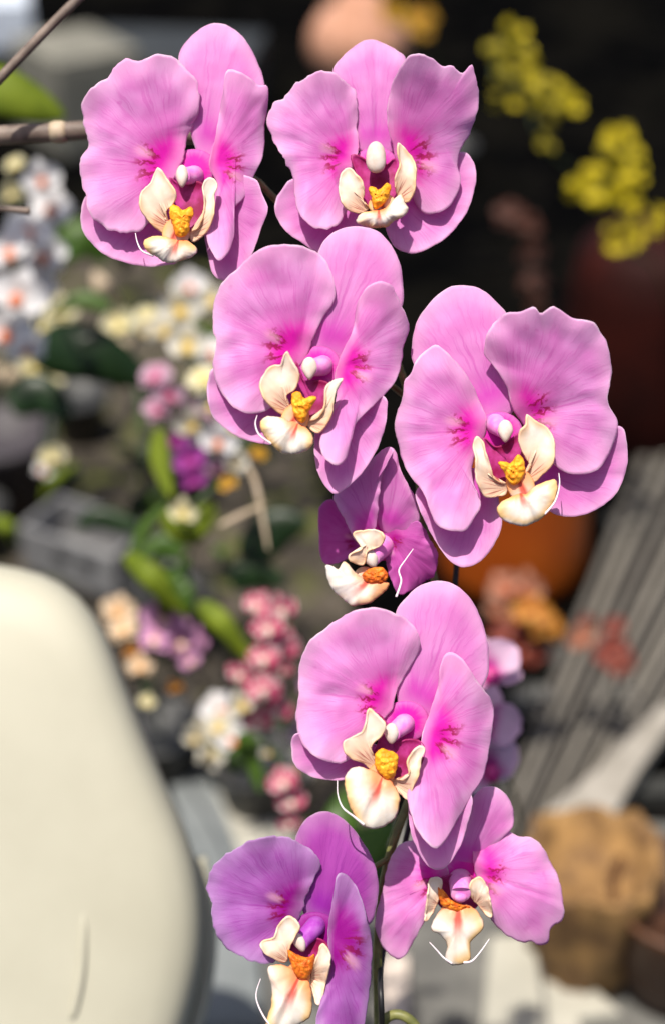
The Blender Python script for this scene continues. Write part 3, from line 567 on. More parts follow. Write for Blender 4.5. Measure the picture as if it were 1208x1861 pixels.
b.tendril(C([(560,1075),(610,1065),(660,1010),(712,935)]), [9, 10, 10, 8])
b.tendril(C([(490,1080),(440,1045),(400,1000),(358,955)]), [9, 10, 10, 8])

# --- stem, pedicels, stake, pot
def path_mesh(name, pts, rad, parent, origin, mat, n=10, seg=8):
    p = smooth_path([Vector(q) - origin for q in pts], seg); m = len(p)
    r = [rad[0] + (rad[1] - rad[0]) * i / (m - 1) for i in range(m)] if isinstance(rad, tuple) else rad
    v, f = tube(p, r, n); return link(name, mesh(name, v, f), parent, (0, 0, 0), mat)
S = lambda px, py, dep: at(px, py, FOCUS - dep / 1000.0)
stem_pts = [plant_loc + Vector((0, 0, 0.08)), S(690, 2500, -30), S(688, 1900, -26), S(686, 1720, -26), S(706, 1560, -28), S(780, 1340, -32), S(800, 1140, -40), S(770, 960, -44), S(736, 700, -34), S(640, 520, -34), S(470, 330, -34)]
stem = path_mesh("stem", stem_pts, (0.0026, 0.0018), plant, plant_loc, STEM)
def pedicel(a, c): path_mesh("pedicel", [a, a.lerp(c, 0.5) + Vector((0, 0, 0.006)), c], (0.0016, 0.0014), stem, plant_loc, STEM, 8)
pedicel(S(470, 330, -34), S(362, 312, -14)); pedicel(S(640, 520, -34), S(682, 290, -9)); pedicel(S(736, 720, -34), S(578, 650, 18)); pedicel(S(745, 800, -38), S(905, 770, 5))
pedicel(S(770, 960, -44), S(695, 965, -30)); pedicel(S(795, 1200, -38), S(735, 1300, 14)); pedicel(S(706, 1560, -28), S(572, 1680, 4)); pedicel(S(740, 1450, -30), S(842, 1578, -15))
path_mesh("curved_shoot", [S(687, 1895, -26), S(700, 1852, -22), S(732, 1846, -20), S(762, 1880, -20), S(770, 1960, -22)], 0.0026, plant, plant_loc, STEM)
path_mesh("stake", [plant_loc + Vector((0.004, 0.02, 0.08)), S(692, 1930, -36), S(700, 1700, -38), S(800, 1250, -50), S(828, 1040, -54), S(826, 860, -54)], 0.0015, plant, plant_loc, STAKE)
POT = simple_mat("pot_plastic", (0.02, 0.02, 0.02), (0.035, 0.033, 0.03), 20, 0.5)
v, f = lathe([(0.045, 0.0), (0.06, 0.10), (0.064, 0.10), (0.064, 0.115), (0.058, 0.115), (0.055, 0.09), (0.0005, 0.088)])
link("pot", mesh("pot", v, f), plant, (0, 0, 0), POT)


# ------------------------------------------------------------------ things behind, out of focus
rng = random.Random(11)
def upx(d): return PX * d                          # metres per photograph pixel at distance d

# cream moulded shell, lower left
CREAM = simple_mat("cream_plastic", (0.345, 0.325, 0.25), (0.39, 0.37, 0.29), 7.0, 0.6, 0.08, 0.001, 0.0, 0.4)
def shell():
    D0 = 1.02
    right = [(-40, 1024), (40, 1034), (95, 1052), (145, 1086), (188, 1145), (224, 1230), (262, 1330), (300, 1420), (335, 1500), (358, 1570), (371, 1650), (370, 1740), (352, 1830), (325, 1920), (290, 2040), (270, 2300), (250, 2650)]
    cx = -150; ol = right + [(2 * cx - x, y) for x, y in reversed(right)]
    org = at(cx, 2650, D0); org.z = 0.0; org.y += 0.08
    n = 120; O = spline(ol, n); c = (cx, 1760)
    V = []; F = []; prof = [(0.0, -0.036), (0.3, -0.0358), (0.55, -0.035), (0.74, -0.033), (0.85, -0.030), (0.92, -0.025), (0.965, -0.017), (0.99, -0.004), (1.0, 0.014), (0.995, 0.05), (0.96, 0.085), (0.8, 0.10), (0.0, 0.105)]
    V.append(at(c[0], c[1], D0 + prof[0][1]) - org)
    for t, dz in prof[1:-1]:
        for x, y in O: V.append(at(c[0] + (x - c[0]) * t, c[1] + (y - c[1]) * t, D0 + dz) - org)
    V.append(at(c[0], c[1], D0 + prof[-1][1]) - org); m = len(prof) - 2; last = len(V) - 1
    for k in range(n):
        F.append((0, 1 + k, 1 + (k + 1) % n)); a_ = 1 + (m - 1) * n; F.append((last, a_ + (k + 1) % n, a_ + k))
        for i in range(m - 1):
            q = 1 + i * n; F.append((q + k, q + n + k, q + n + (k + 1) % n, q + (k + 1) % n))
    F = [tuple(reversed(q)) for q in F]
    root = tag(empty("moulded_shell", org), "large smooth cream rounded plastic shell with a thin raised ridge", "plastic shell")
    link("body", mesh("body", V, F), root, (0, 0, 0), CREAM)
    path = smooth_path([at(x, y, D0 - 0.0372 + dd) - org for x, y, dd in [(153, 1650, .006), (152, 1700, .003), (148, 1770, .002), (136, 1835, .003), (130, 1850, .006)]], 6)
    v, f = tube(path, 0.0030, 10); link("ridge", mesh("ridge", v, f), root, (0, 0, 0), CREAM)
    path = smooth_path([at(x, y, D0 + 0.05) - org for x, y in [(362, 1560), (378, 1640), (381, 1720), (372, 1800), (350, 1880), (320, 1960)]], 6)
    v, f = tube(path, 0.0055, 10); link("rim", mesh("rim", v, f), root, (0, 0, 0), CREAM)
    v, f = tube([Vector((0, 0, 0)), at(cx, 2200, D0 + .06) - org], 0.035, 16); link("foot_post", mesh("foot_post", v, f), root, (0, 0, 0), GREYP)
GREYP = simple_mat("grey_post", (0.10, 0.10, 0.10), (0.14, 0.14, 0.14), 14, 0.5, 0.1)
shell()

def slab(name, label, cat, pts, z0, z1, mat, group=None, lift=None):
    P = [ground(x, y, z1) for x, y in pts]; o = sum(P, Vector()) / len(P); o.z = 0
    v, f = prism([p - o for p in P], z0, z1, min(0.003, (z1 - z0) * 0.3))
    return tag(link(name, mesh(name, v, f), None, o, mat, False), label, cat, group)
GREYB = simple_mat("grey_board", (0.105, 0.115, 0.115), (0.15, 0.16, 0.16), 18, 0.7, 0.2, 0.001)
PALE = simple_mat("pale_board", (0.28, 0.265, 0.22), (0.36, 0.34, 0.285), 12, 0.75, 0.25, 0.002)
slab("grey_board", "slate grey board lying beside the cream shell", "board", [(265, 1260), (330, 1300), (390, 1420), (440, 1560), (470, 1700), (480, 1861), (330, 1861), (330, 1500)], 0.005, 0.03, GREYB)
slab("pale_slab", "pale cream slab lying between the grey board and the speckled flowers", "slab", [(340, 1330), (420, 1380), (520, 1500), (560, 1640), (470, 1700), (430, 1560), (392, 1440)], 0.005, 0.026, PALE)
slab("thin_batten", "thin pale batten on the paving under the lowest bloom", "batten", [(442, 1775), (455, 1780), (420, 1870), (395, 1870)], 0.006, 0.02, PALE)
slab("paving_plate", "broad pale grey plate on the paving below the tilted bloom", "plate", [(890, 1700), (1010, 1690), (1060, 1780), (1130, 1840), (1050, 1850), (1060, 1900), (870, 1900)], 0.006, 0.03, PALE)
slab("stone_chip", "narrow pale pinkish plate standing beside the stem", "plate", [(690, 1730), (740, 1735), (742, 1870), (688, 1870)], 0.006, 0.03, simple_mat("pink_plate", (0.40, 0.33, 0.28), (0.50, 0.42, 0.36), 20, 0.7))

# slatted duckboard receding to the right
WOODS = [simple_mat("weathered_wood_%d" % i, c0, c1, 30, 0.8, 0.5, 0.002) for i, (c0, c1) in enumerate([((0.02, 0.02, 0.018), (0.03, 0.03, 0.028)), ((0.062, 0.054, 0.045), (0.082, 0.073, 0.062)), ((0.115, 0.102, 0.084), (0.145, 0.130, 0.108))])]
db_o = ground(1050, 1250); db = tag(empty("duckboard", db_o), "weathered grey slatted duckboard running away past the red jar", "duckboard")
near = [(880 + 20 * i, 1530 - 3 * i) for i in range(12)]; far = [(1180 + 36 * i, 760 - 2 * i) for i in range(12)]
for i in range(11):
    g0 = 0.20
    def lp(a, b_, t): return (a[0] + (b_[0] - a[0]) * t, a[1] + (b_[1] - a[1]) * t)
    P = [ground(*lp(near[i], near[i + 1], g0), 0.05), ground(*lp(near[i], near[i + 1], 1 - g0), 0.05), ground(*lp(far[i], far[i + 1], 1 - g0), 0.05), ground(*lp(far[i], far[i + 1], g0), 0.05)]
    v, f = prism([p - db_o for p in P], 0.028, 0.05 + 0.003 * (i % 3), 0.003)
    link("slat", mesh("slat", v, f), db, (0, 0, 0), WOODS[[1, 2, 1, 1, 2, 1, 2, 2, 1, 2, 2][i]], False)
for py in (1440, 1200, 960):
    P = [ground(860 + (1530 - py) * .42, py, 0.028), ground(1240 + (1530 - py) * .42, py, 0.028), ground(1240 + (1530 - py) * .42, py - 30, 0.028), ground(860 + (1530 - py) * .42, py - 30, 0.028)]
    v, f = prism([p - db_o for p in P], 0.004, 0.027, 0.002); link("bearer", mesh("bearer", v, f), db, (0, 0, 0), WOODS[0], False)
slab("pale_plank", "pale bare plank edge lying along the duckboard", "plank", [(1205, 1275), (1240, 1290), (1160, 1400), (1110, 1490), (1000, 1500), (985, 1480), (1080, 1400)], 0.055, 0.075, simple_mat("pale_wood", (0.20, 0.18, 0.15), (0.27, 0.245, 0.21), 25, 0.7))

# lathe things
def pot(name, label, cat, gx, gy, prof, mat, n=40, sc=1.0, parts=None, wob=0.0):
    o = ground(gx, gy); root = tag(empty(name, o), label, cat)
    v, f = lathe([(r * sc, z * sc) for r, z in prof], n, wob); link("body", mesh("body", v, f), root, (0, 0, 0), mat)
    if parts:
        for pn, pr, pm in parts:
            v, f = lathe([(r * sc, z * sc) for r, z in pr], n); link(pn, mesh(pn, v, f), root, (0, 0, 0), pm)
    return root
DARKRED = simple_mat("wine_shade_tint", (0.012, 0.002, 0.0015), (0.026, 0.0035, 0.002), 8, 0.7, 0.15, 0.002, 0.0, 0.1)  # red taken near black, shade put into the colour
RED = simple_mat("red_glaze", (0.26, 0.045, 0.004), (0.34, 0.07, 0.006), 8, 0.45, 0.15, 0.002, 0.0, 0.3)
TERRA = simple_mat("terracotta", (0.36, 0.17, 0.10), (0.46, 0.24, 0.16), 20, 0.85, 0.3, 0.002)
BROWN = simple_mat("brown_glaze", (0.035, 0.014, 0.006), (0.075, 0.028, 0.010), 14, 0.5, 0.2, 0.002)
PLUM = simple_mat("dark_plum_plastic", (0.030, 0.024, 0.028), (0.05, 0.042, 0.046), 14, 0.6, 0.1)
SOIL = simple_mat("potting_bark", (0.012, 0.008, 0.005), (0.04, 0.028, 0.018), 60, 0.95, 0.8, 0.006)
pot("glazed_jar", "orange-brown glazed jar with an added dark lid behind the orchid", "jar", 925, 1040, [(0.09, 0), (0.105, 0.012), (0.11, 0.04), (0.105, 0.12), (0.10, 0.22), (0.10, 0.30), (0.001, 0.301)], RED, sc=1.0, parts=[("lid", [(0.106, 0.302), (0.108, 0.315), (0.09, 0.335), (0.02, 0.345), (0.001, 0.346)], DARKRED)])  # dark lid added so the jar's sunlit top reads near black
pot("dark_jar", "tall jar under the yellow blossom, its wine red darkened for shade", "jar", 1150, 800, [(0.12, 0), (0.135, 0.02), (0.135, 0.15), (0.13, 0.28), (0.12, 0.34), (0.09, 0.37), (0.001, 0.372)], DARKRED)
pot("terracotta_pot", "pale rounded terracotta pot above the topmost central bloom", "pot", 650, 150, [(0.07, 0), (0.11, 0.03), (0.135, 0.09), (0.13, 0.14), (0.10, 0.19), (0.06, 0.215), (0.06, 0.235), (0.045, 0.235), (0.04, 0.20), (0.001, 0.19)], TERRA)
pot("brown_pot", "dark brown glazed pot at the edge beside the wrapping paper", "pot", 1215, 1790, [(0.045, 0), (0.065, 0.05), (0.075, 0.13), (0.078, 0.14), (0.070, 0.14), (0.065, 0.12), (0.001, 0.115)], BROWN)
pot("plum_pot", "dark plum plastic pot at the left edge above the cream shell", "pot", 20, 930, [(0.05, 0), (0.075, 0.13), (0.08, 0.13), (0.08, 0.145), (0.072, 0.145), (0.068, 0.12), (0.001, 0.115)], PLUM)

# paper-wrapped pot, lower right
KRAFT = simple_mat("kraft_paper", (0.10, 0.05, 0.018), (0.27, 0.15, 0.05), 22, 0.8, 0.3, 0.003)
def wrapped():
    o = ground(1050, 1765); root = tag(empty("wrapped_pot", o), "pot wrapped in crumpled tan kraft paper beside the brown pot", "wrapped pot")
    V = []; F = []; n = 64; prof = [(0.042, 0), (0.050, 0.02), (0.056, 0.06), (0.062, 0.10), (0.066, 0.14), (0.070, 0.17), (0.066, 0.178), (0.058, 0.165), (0.048, 0.14), (0.030, 0.13), (0.010, 0.13)]; m = len(prof)
    for i, (r, z) in enumerate(prof):
        for k in range(n):
            w = 2 * math.pi * k / n; pz = Vector((math.cos(w) * 2.2, math.sin(w) * 2.2, z * 22))
            q = 1 + 0.16 * noise.noise(pz) + 0.10 * abs(noise.noise(pz * 2.3)) + 0.035 * math.sin(15 * w + z * 12)
            V.append((r * q * math.cos(w), r * q * math.sin(w), z * (1 + 0.10 * noise.noise(pz * 1.4))))
    for i in range(m - 1):
        for k in range(n): F.append((i * n + k, i * n + (k + 1) % n, (i + 1) * n + (k + 1) % n, (i + 1) * n + k))
    F.append(tuple(range(n - 1, -1, -1))); F.append(tuple((m - 1) * n + k for k in range(n)))
    link("paper", mesh("paper", V, F), root, (0, 0, 0), KRAFT)
    return root, o
wrap, wo = wrapped()

# crates, boxes, top left
def crate(name, label, cat, gx, gy, size, rz, mat, slots=None, hollow=True):
    o = ground(gx, gy); root = tag(empty(name, o), label, cat); root.rotation_euler = (0, 0, rz)
    w, l, h = size; t = 0.008
    def bx(nm, x0, x1, y0, y1, z0, z1, mt):
        v = [(x0, y0, z0), (x1, y0, z0), (x1, y1, z0), (x0, y1, z0), (x0, y0, z1), (x1, y0, z1), (x1, y1, z1), (x0, y1, z1)]
        f = [(3, 2, 1, 0), (4, 5, 6, 7), (0, 1, 5, 4), (1, 2, 6, 5), (2, 3, 7, 6), (3, 0, 4, 7)]
        ob = link(nm, mesh(nm, v, f), root, (0, 0, 0), mt, False); md = ob.modifiers.new("b", 'BEVEL'); md.width = 0.003; md.segments = 2; return ob
    bx("floor_panel", -w + t, w - t, -l + t, l - t, 0.002, 0.010, mat)
    bx("side_panel", -w, w, -l, -l + t, 0.0, h, mat); bx("side_panel", -w, w, l - t, l, 0.0, h, mat)
    bx("end_panel", -w, -w + t, -l + t + .0005, l - t - .0005, 0.0, h, mat); bx("end_panel", w - t, w, -l + t + .0005, l - t - .0005, 0.0, h, mat)
    if slots:
        for x in slots: bx("hand_slot", x - 0.012, x + 0.012, -l - 0.002, -l + 0.001, h * 0.45, h * 0.72, STAKE)
    else: bx("lid", -w + .001, w - .001, -l + .001, l - .001, h + .001, h + 0.014, mat)
LGREY = simple_mat("light_grey_plastic", (0.14, 0.138, 0.14), (0.19, 0.187, 0.187), 12, 0.6, 0.1)
FOAM = simple_mat("beige_foam", (0.11, 0.105, 0.085), (0.17, 0.16, 0.13), 18, 0.9, 0.4, 0.002)
WHITEB = simple_mat("white_board", (0.50, 0.54, 0.62), (0.60, 0.64, 0.70), 10, 0.7, 0.1)
CHAR = simple_mat("charcoal_plastic", (0.014, 0.015, 0.0155), (0.022, 0.024, 0.0245), 10, 0.6, 0.1)
crate("grey_crate", "light grey plastic crate with two dark slots above the green leaves", "crate", 165, 1030, (0.085, 0.05, 0.075), -0.50, LGREY, (-0.01, 0.035))
crate("foam_box", "beige grey foam box behind the top left bloom", "box", 150, 250, (0.11, 0.13, 0.22), 0.6, FOAM)
crate("white_box", "white box in the top left corner behind the twig", "box", 5, 75, (0.09, 0.10, 0.12), 0.2, WHITEB)
crate("charcoal_tray", "wide charcoal tray behind the topmost bloom", "tray", 320, 190, (0.22, 0.16, 0.14), -0.12, CHAR)

# ---- leaves
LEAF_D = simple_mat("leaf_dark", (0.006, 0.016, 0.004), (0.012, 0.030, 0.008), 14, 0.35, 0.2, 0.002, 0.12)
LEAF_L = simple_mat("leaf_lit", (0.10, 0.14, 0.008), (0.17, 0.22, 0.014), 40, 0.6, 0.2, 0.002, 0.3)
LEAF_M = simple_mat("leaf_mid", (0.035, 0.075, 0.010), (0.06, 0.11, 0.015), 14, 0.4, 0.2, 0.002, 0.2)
def leaf_mesh(A, B_, C_, width, fold=0.25, n=14):
    """strap leaf along a curve A-B-C with a keel"""
    path = smooth_path([A, B_, C_], n); m = len(path); V = []; F = []
    for i, p in enumerate(path):
        t = i / (m - 1); tan = (path[min(i + 1, m - 1)] - path[max(0, i - 1)]).normalized()
        sd = tan.cross(F3).normalized(); up = sd.cross(tan).normalized()
        w = width * (math.sin(math.pi * min(0.998, 0.10 + 0.90 * t ** 0.9)) ** 0.8)
        for k in range(7):
            q = (k - 3) / 3; V.append(p + sd * (w * q) + up * (fold * w * q * q))
    for i in range(m - 1):
        for k in range(6): F.append((i * 7 + k, i * 7 + k + 1, i * 7 + 8 + k, i * 7 + 7 + k))
    return V, F
def leaf(parent, org, pts, d, wpx, mat, name="leaf"):
    P = [at(x, y, d + dd) - org for x, y, dd in pts]
    v, f = leaf_mesh(*P, wpx * upx(d)); o = link(name, mesh(name, v, f), parent, (0, 0, 0), mat)
    md = o.modifiers.new("t", 'SOLIDIFY'); md.thickness = 0.0014; return o

# ---- small background blooms: five tepals and a lip in one mesh
def bloom_mesh(name, kind, seed):
    r = random.Random(seed); V = []; F = []; BD = []; MI = []
    def pet(a, ln, wd, z, cupz):
        base = len(V); nr, nc = 6, 7
        for i in range(nr):
            t = i / (nr - 1); w = wd * math.sin(math.pi * (0.10 + 0.86 * t)) ** 0.7
            for k in range(nc):
                q = (k - 3) / 3; x = w * q; y = ln * t; zz = z + cupz * q * q + 0.10 * math.sin(t * 2.4) - 0.10 * t * t + r.uniform(-.015, .015)
                V.append((x * math.cos(a) - y * math.sin(a), x * math.sin(a) + y * math.cos(a), zz)); BD.append(t)
        for i in range(nr - 1):
            for k in range(nc - 1):
                F.append((base + i * nc + k, base + i * nc + k + 1, base + (i + 1) * nc + k + 1, base + (i + 1) * nc + k)); MI.append(0)
    if kind == 'floret':
        for a in (0, 1.1, -1.1): pet(a + r.uniform(-.15, .15), 0.55, 0.20, -0.03, 0.05)
        for a in (math.pi, math.pi - 0.75, math.pi + 0.75): pet(a + r.uniform(-.1, .1), 0.95, 0.46, 0.04 + 0.02 * a % .03, 0.12)
        lipc, lipr = (0, -0.05), 0.16
    else:
        for a in (0, 2.2, -2.2): pet(a + r.uniform(-.12, .12), 0.98, 0.36, -0.05, 0.08)
        for a in (1.35, -1.35): pet(a + r.uniform(-.12, .12), 1.0, 0.58, 0.05, 0.14)
        lipc, lipr = (0, -0.24), 0.24
    base = len(V); n, m = 10, 6
    for i in range(m + 1):
        th = math.pi * i / m
        for k in range(n):
            w = 2 * math.pi * k / n
            V.append((lipc[0] + lipr * math.sin(th) * math.cos(w), lipc[1] + lipr * 1.2 * math.cos(th), 0.16 + lipr * 0.8 * math.sin(th) * math.sin(w))); BD.append(0.0)
    for i in range(m):
        for k in range(n): F.append((base + i * n + k, base + (i + 1) * n + k, base + (i + 1) * n + (k + 1) % n, base + i * n + (k + 1) % n)); MI.append(1)
    me = mesh(name, V, F); attr(me, "bd", BD); me.polygons.foreach_set("material_index", MI)
    me.polygons.foreach_set("use_smooth", [True] * len(MI)); return me
def bmat(name, outer, inner, spots=None, trans=0.3, lo=0.55):
    m, nt, out = nodes(name); g = G(nt); bd = g.attr("bd"); o = g.obj(); rnd = g.n("ObjectInfo").outputs["Random"]
    n1 = g.noise(o, 3.0, 2.0)
    c = g.mix(g.ramp(g.math('ADD', bd, g.math('MULTIPLY_ADD', n1, .4, -.2)), lo, 0.10), outer, inner)
    if spots:
        n2 = g.noise(o, 4.2, 1.0); c = g.mix(g.ramp(n2, 0.42, 0.52), c, spots)
    petal_shader(g, out, c, 0.5, trans)
    return m
BM = {
 'white': (bmat("bloom_white", (0.64, 0.62, 0.62), (0.66, 0.60, 0.58)), simple_mat("lip_orange", (0.50, 0.11, 0.04), (0.62, 0.20, 0.08), 3, 0.5)),
 'cream': (bmat("bloom_cream", (0.52, 0.49, 0.42), (0.56, 0.46, 0.22)), simple_mat("lip_gold", (0.46, 0.30, 0.06), (0.6, 0.42, 0.12), 3, 0.5)),
 'straw': (bmat("bloom_straw", (0.60, 0.55, 0.36), (0.62, 0.52, 0.22)), simple_mat("lip_straw", (0.60, 0.46, 0.14), (0.66, 0.55, 0.22), 3, 0.5)),
 'mauve': (bmat("bloom_mauve", (0.46, 0.30, 0.38), (0.46, 0.12, 0.24)), simple_mat("lip_wine", (0.34, 0.04, 0.10), (0.40, 0.09, 0.16), 3, 0.5)),
 'pink': (bmat("bloom_rose", (0.50, 0.25, 0.42), (0.50, 0.20, 0.34)), simple_mat("lip_peach", (0.60, 0.38, 0.26), (0.66, 0.5, 0.38), 3, 0.5)),
 'purple': (bmat("bloom_purple", (0.28, 0.05, 0.26), (0.36, 0.03, 0.26)), simple_mat("lip_purple", (0.2, 0.01, 0.12), (0.3, 0.03, 0.2), 3, 0.5)),
 'lavender': (bmat("bloom_lavender", (0.56, 0.36, 0.50), (0.42, 0.05, 0.26)), simple_mat("lip_cerise", (0.36, 0.01, 0.14), (0.42, 0.04, 0.2), 3, 0.5)),
 'speck': (bmat("bloom_speckled", (0.62, 0.48, 0.48), (0.62, 0.36, 0.38), (0.42, 0.012, 0.085)), simple_mat("lip_cream", (0.62, 0.50, 0.40), (0.66, 0.58, 0.5), 3, 0.5)),
 'peach': (bmat("bloom_peach", (0.60, 0.46, 0.32), (0.62, 0.40, 0.22)), simple_mat("lip_apricot", (0.6, 0.3, 0.1), (0.62, 0.4, 0.2), 3, 0.5)),
 'tan': (bmat("bloom_tan", (0.36, 0.17, 0.11), (0.34, 0.09, 0.04)), simple_mat("lip_rust", (0.3, 0.06, 0.02), (0.36, 0.1, 0.03), 3, 0.5)),
 'orange': (bmat("bloom_orange", (0.42, 0.17, 0.025), (0.36, 0.10, 0.02)), simple_mat("lip_amber", (0.44, 0.2, 0.03), (0.5, 0.28, 0.05), 3, 0.5)),
 'rust': (bmat("bloom_rust", (0.17, 0.030, 0.018), (0.13, 0.015, 0.012)), simple_mat("lip_brick", (0.2, 0.05, 0.03), (0.28, 0.09, 0.05), 3, 0.5)),
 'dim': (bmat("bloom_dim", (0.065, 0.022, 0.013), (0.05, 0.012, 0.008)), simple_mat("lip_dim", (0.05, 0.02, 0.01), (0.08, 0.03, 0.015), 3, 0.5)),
 'yellow': (bmat("bloom_yellow", (0.56, 0.46, 0.012), (0.46, 0.34, 0.012)), simple_mat("lip_yellow", (0.40, 0.28, 0.02), (0.5, 0.4, 0.06), 3, 0.5)),
 'olive': (bmat("bloom_olive", (0.32, 0.27, 0.018), (0.26, 0.20, 0.012)), simple_mat("lip_olive", (0.24, 0.17, 0.02), (0.3, 0.24, 0.05), 3, 0.5)),
 'gold': (bmat("bloom_gold", (0.42, 0.24, 0.015), (0.36, 0.14, 0.012)), simple_mat("lip_goldy", (0.40, 0.16, 0.01), (0.46, 0.24, 0.02), 3, 0.5)),
}
BMESH = {}
def bloom_data(kind, colour, var):
    key = (kind, colour, var)
    if key not in BMESH:
        me = bloom_mesh("small_" + kind, kind, var * 7 + 3); me.materials.append(BM[colour][0]); me.materials.append(BM[colour][1]); BMESH[key] = me
    return BMESH[key]
def spray(name, label, cat, root_g, blooms, kind='bloom', stem_r=0.0022, leaves=(), pot_r=0.05, tilt=0.5):
    """a potted flowering plant: blooms = (px, py, distance, radius in pixels, colour)"""
    o = root_g; root = tag(empty(name, o), label, cat)
    v, f = lathe([(pot_r * .7, 0), (pot_r, pot_r * 1.6), (pot_r * 1.06, pot_r * 1.6), (pot_r * 1.06, pot_r * 1.8), (pot_r * .95, pot_r * 1.8), (pot_r * .9, pot_r * 1.5), (.001, pot_r * 1.5)], 20)
    link("pot", mesh("pot", v, f), root, (0, 0, 0), POT)
    pts = sorted([at(x, y, d) for x, y, d, r, c in blooms], key=lambda p: p.z)
    P = [Vector((0, 0, pot_r * 1.5)), Vector((0, 0, pot_r * 1.5)).lerp(pts[0] - o + F3 * 0.02, 0.6) + Vector((0, 0, 0.05))] + [p - o + F3 * 0.02 for p in pts[::max(1, len(pts) // 4)]]
    if (P[-1] - (pts[-1] - o + F3 * .02)).length > .002: P.append(pts[-1] - o + F3 * 0.02)
    path = smooth_path(P, 6); vv, ff = tube(path, stem_r, 6)
    link("stem", mesh("stem", vv, ff), root, (0, 0, 0), DARK_STEM)
    nm = 'floret' if kind == 'floret' else 'bloom'
    for x, y, d, r, c in blooms:
        ob = bpy.data.objects.new(nm, bloom_data(kind, c, rng.randrange(3))); col.objects.link(ob); ob.parent = root
        M = CAMROT @ Euler((rng.uniform(-tilt, tilt), rng.uniform(-tilt, tilt), rng.uniform(-.5, .5))).to_matrix().to_4x4()
        s_ = r * upx(d); ob.matrix_local = Matrix.Translation(at(x, y, d) - o) @ M @ Matrix.Scale(s_, 4)
    for pts_, d, w, mt in leaves: leaf(root, o, pts_, d, w, mt)
    return root

spray("white_orchid", "white orchid with orange lips at the left edge", "orchid", ground(-40, 1010), [
    (75, 325, 1.35, 38, 'white'), (95, 375, 1.38, 40, 'white'), (55, 420, 1.34, 46, 'white'), (20, 455, 1.33, 48, 'white'), (80, 460, 1.37, 44, 'white'),
    (35, 535, 1.33, 54, 'white'), (78, 520, 1.38, 40, 'white'), (12, 600, 1.36, 50, 'white'), (45, 625, 1.38, 42, 'white'), (28, 300, 1.4, 22, 'straw'), (20, 350, 1.4, 24, 'straw')],
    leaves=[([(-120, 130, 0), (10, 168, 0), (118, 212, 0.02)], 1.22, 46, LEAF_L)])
spray("straw_orchid", "straw coloured orchid scattered around a dark green leaf", "orchid", ground(150, 800), [
    (110, 565, 1.62, 34, 'straw'), (75, 600, 1.62, 26, 'straw'), (215, 590, 1.64, 34, 'straw'), (265, 600, 1.66, 24, 'cream'), (65, 665, 1.6, 34, 'straw'), (95, 690, 1.6, 22, 'straw'), (95, 830, 1.58, 26, 'straw'), (80, 855, 1.58, 18, 'white')],
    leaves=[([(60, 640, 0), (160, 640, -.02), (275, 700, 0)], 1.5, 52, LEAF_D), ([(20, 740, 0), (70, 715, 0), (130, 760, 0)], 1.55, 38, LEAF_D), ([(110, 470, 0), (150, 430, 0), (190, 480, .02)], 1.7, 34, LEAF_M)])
spray("cream_orchid", "cream and white orchid partly hidden behind the large middle bloom", "orchid", ground(330, 1180), [
    (330, 560, 1.30, 46, 'cream'), (385, 545, 1.34, 34, 'cream'), (345, 625, 1.30, 44, 'cream'), (370, 690, 1.27, 34, 'straw'), (385, 735, 1.28, 30, 'cream'),
    (350, 770, 1.3, 34, 'cream'), (400, 800, 1.28, 40, 'white'), (430, 840, 1.29, 24, 'cream'), (470, 825, 1.27, 16, 'gold'), (415, 880, 1.27, 18, 'gold'), (335, 930, 1.27, 30, 'straw')],
    leaves=[([(290, 780, 0), (292, 840, 0), (312, 905, 0)], 1.28, 18, LEAF_L), ([(300, 930, 0), (345, 960, 0), (390, 915, 0)], 1.29, 30, LEAF_L), ([(452, 848, 0), (468, 890, 0), (488, 1000, 0)], 1.2, 3.5, NODE), ([(400, 955, 0), (440, 935, 0), (485, 915, 0)], 1.22, 3.5, NODE), ([(240, 1000, 0), (270, 950, 0), (310, 910, 0)], 1.3, 9, LEAF_M)])
spray("pale_orchid", "loose pale pink and white orchid low down behind the speckled one", "orchid", ground(420, 1440), [
    (400, 1290, 1.36, 40, 'white'), (370, 1330, 1.36, 36, 'cream'), (420, 1345, 1.36, 34, 'white'), (385, 1375, 1.36, 30, 'cream'), (560, 1330, 1.33, 36, 'lavender'), (570, 1240, 1.34, 30, 'pink'), (545, 1390, 1.33, 34, 'cream')],
    leaves=[([(420, 1400, 0), (440, 1370, 0), (470, 1340, 0)], 1.35, 20, LEAF_M)], pot_r=0.035)
spray("ivory_orchid", "ivory orchid seen through the gap below the topmost bloom", "orchid", ground(330, 900), [
    (345, 520, 1.5, 34, 'white'), (300, 600, 1.5, 36, 'cream'), (270, 575, 1.52, 24, 'straw'), (390, 640, 1.46, 34, 'white'), (395, 705, 1.46, 34, 'straw'), (370, 750, 1.46, 34, 'mauve'), (430, 770, 1.44, 40, 'cream'), (400, 850, 1.44, 30, 'mauve')],
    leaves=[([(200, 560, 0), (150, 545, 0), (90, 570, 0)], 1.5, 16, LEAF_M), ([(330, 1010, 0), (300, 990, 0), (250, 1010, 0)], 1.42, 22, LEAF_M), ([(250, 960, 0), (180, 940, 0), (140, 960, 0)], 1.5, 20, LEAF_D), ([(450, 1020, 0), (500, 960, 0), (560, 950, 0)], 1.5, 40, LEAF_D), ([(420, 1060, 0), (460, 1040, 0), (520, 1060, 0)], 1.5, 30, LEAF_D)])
spray("mauve_orchid", "dusky mauve and purple orchid hanging left of the large middle bloom", "orchid", ground(300, 1150), [
    (285, 685, 1.34, 34, 'mauve'), (310, 715, 1.33, 36, 'mauve'), (285, 745, 1.34, 28, 'mauve'), (320, 800, 1.33, 28, 'purple'), (348, 835, 1.32, 36, 'purple'), (352, 872, 1.32, 26, 'purple')])
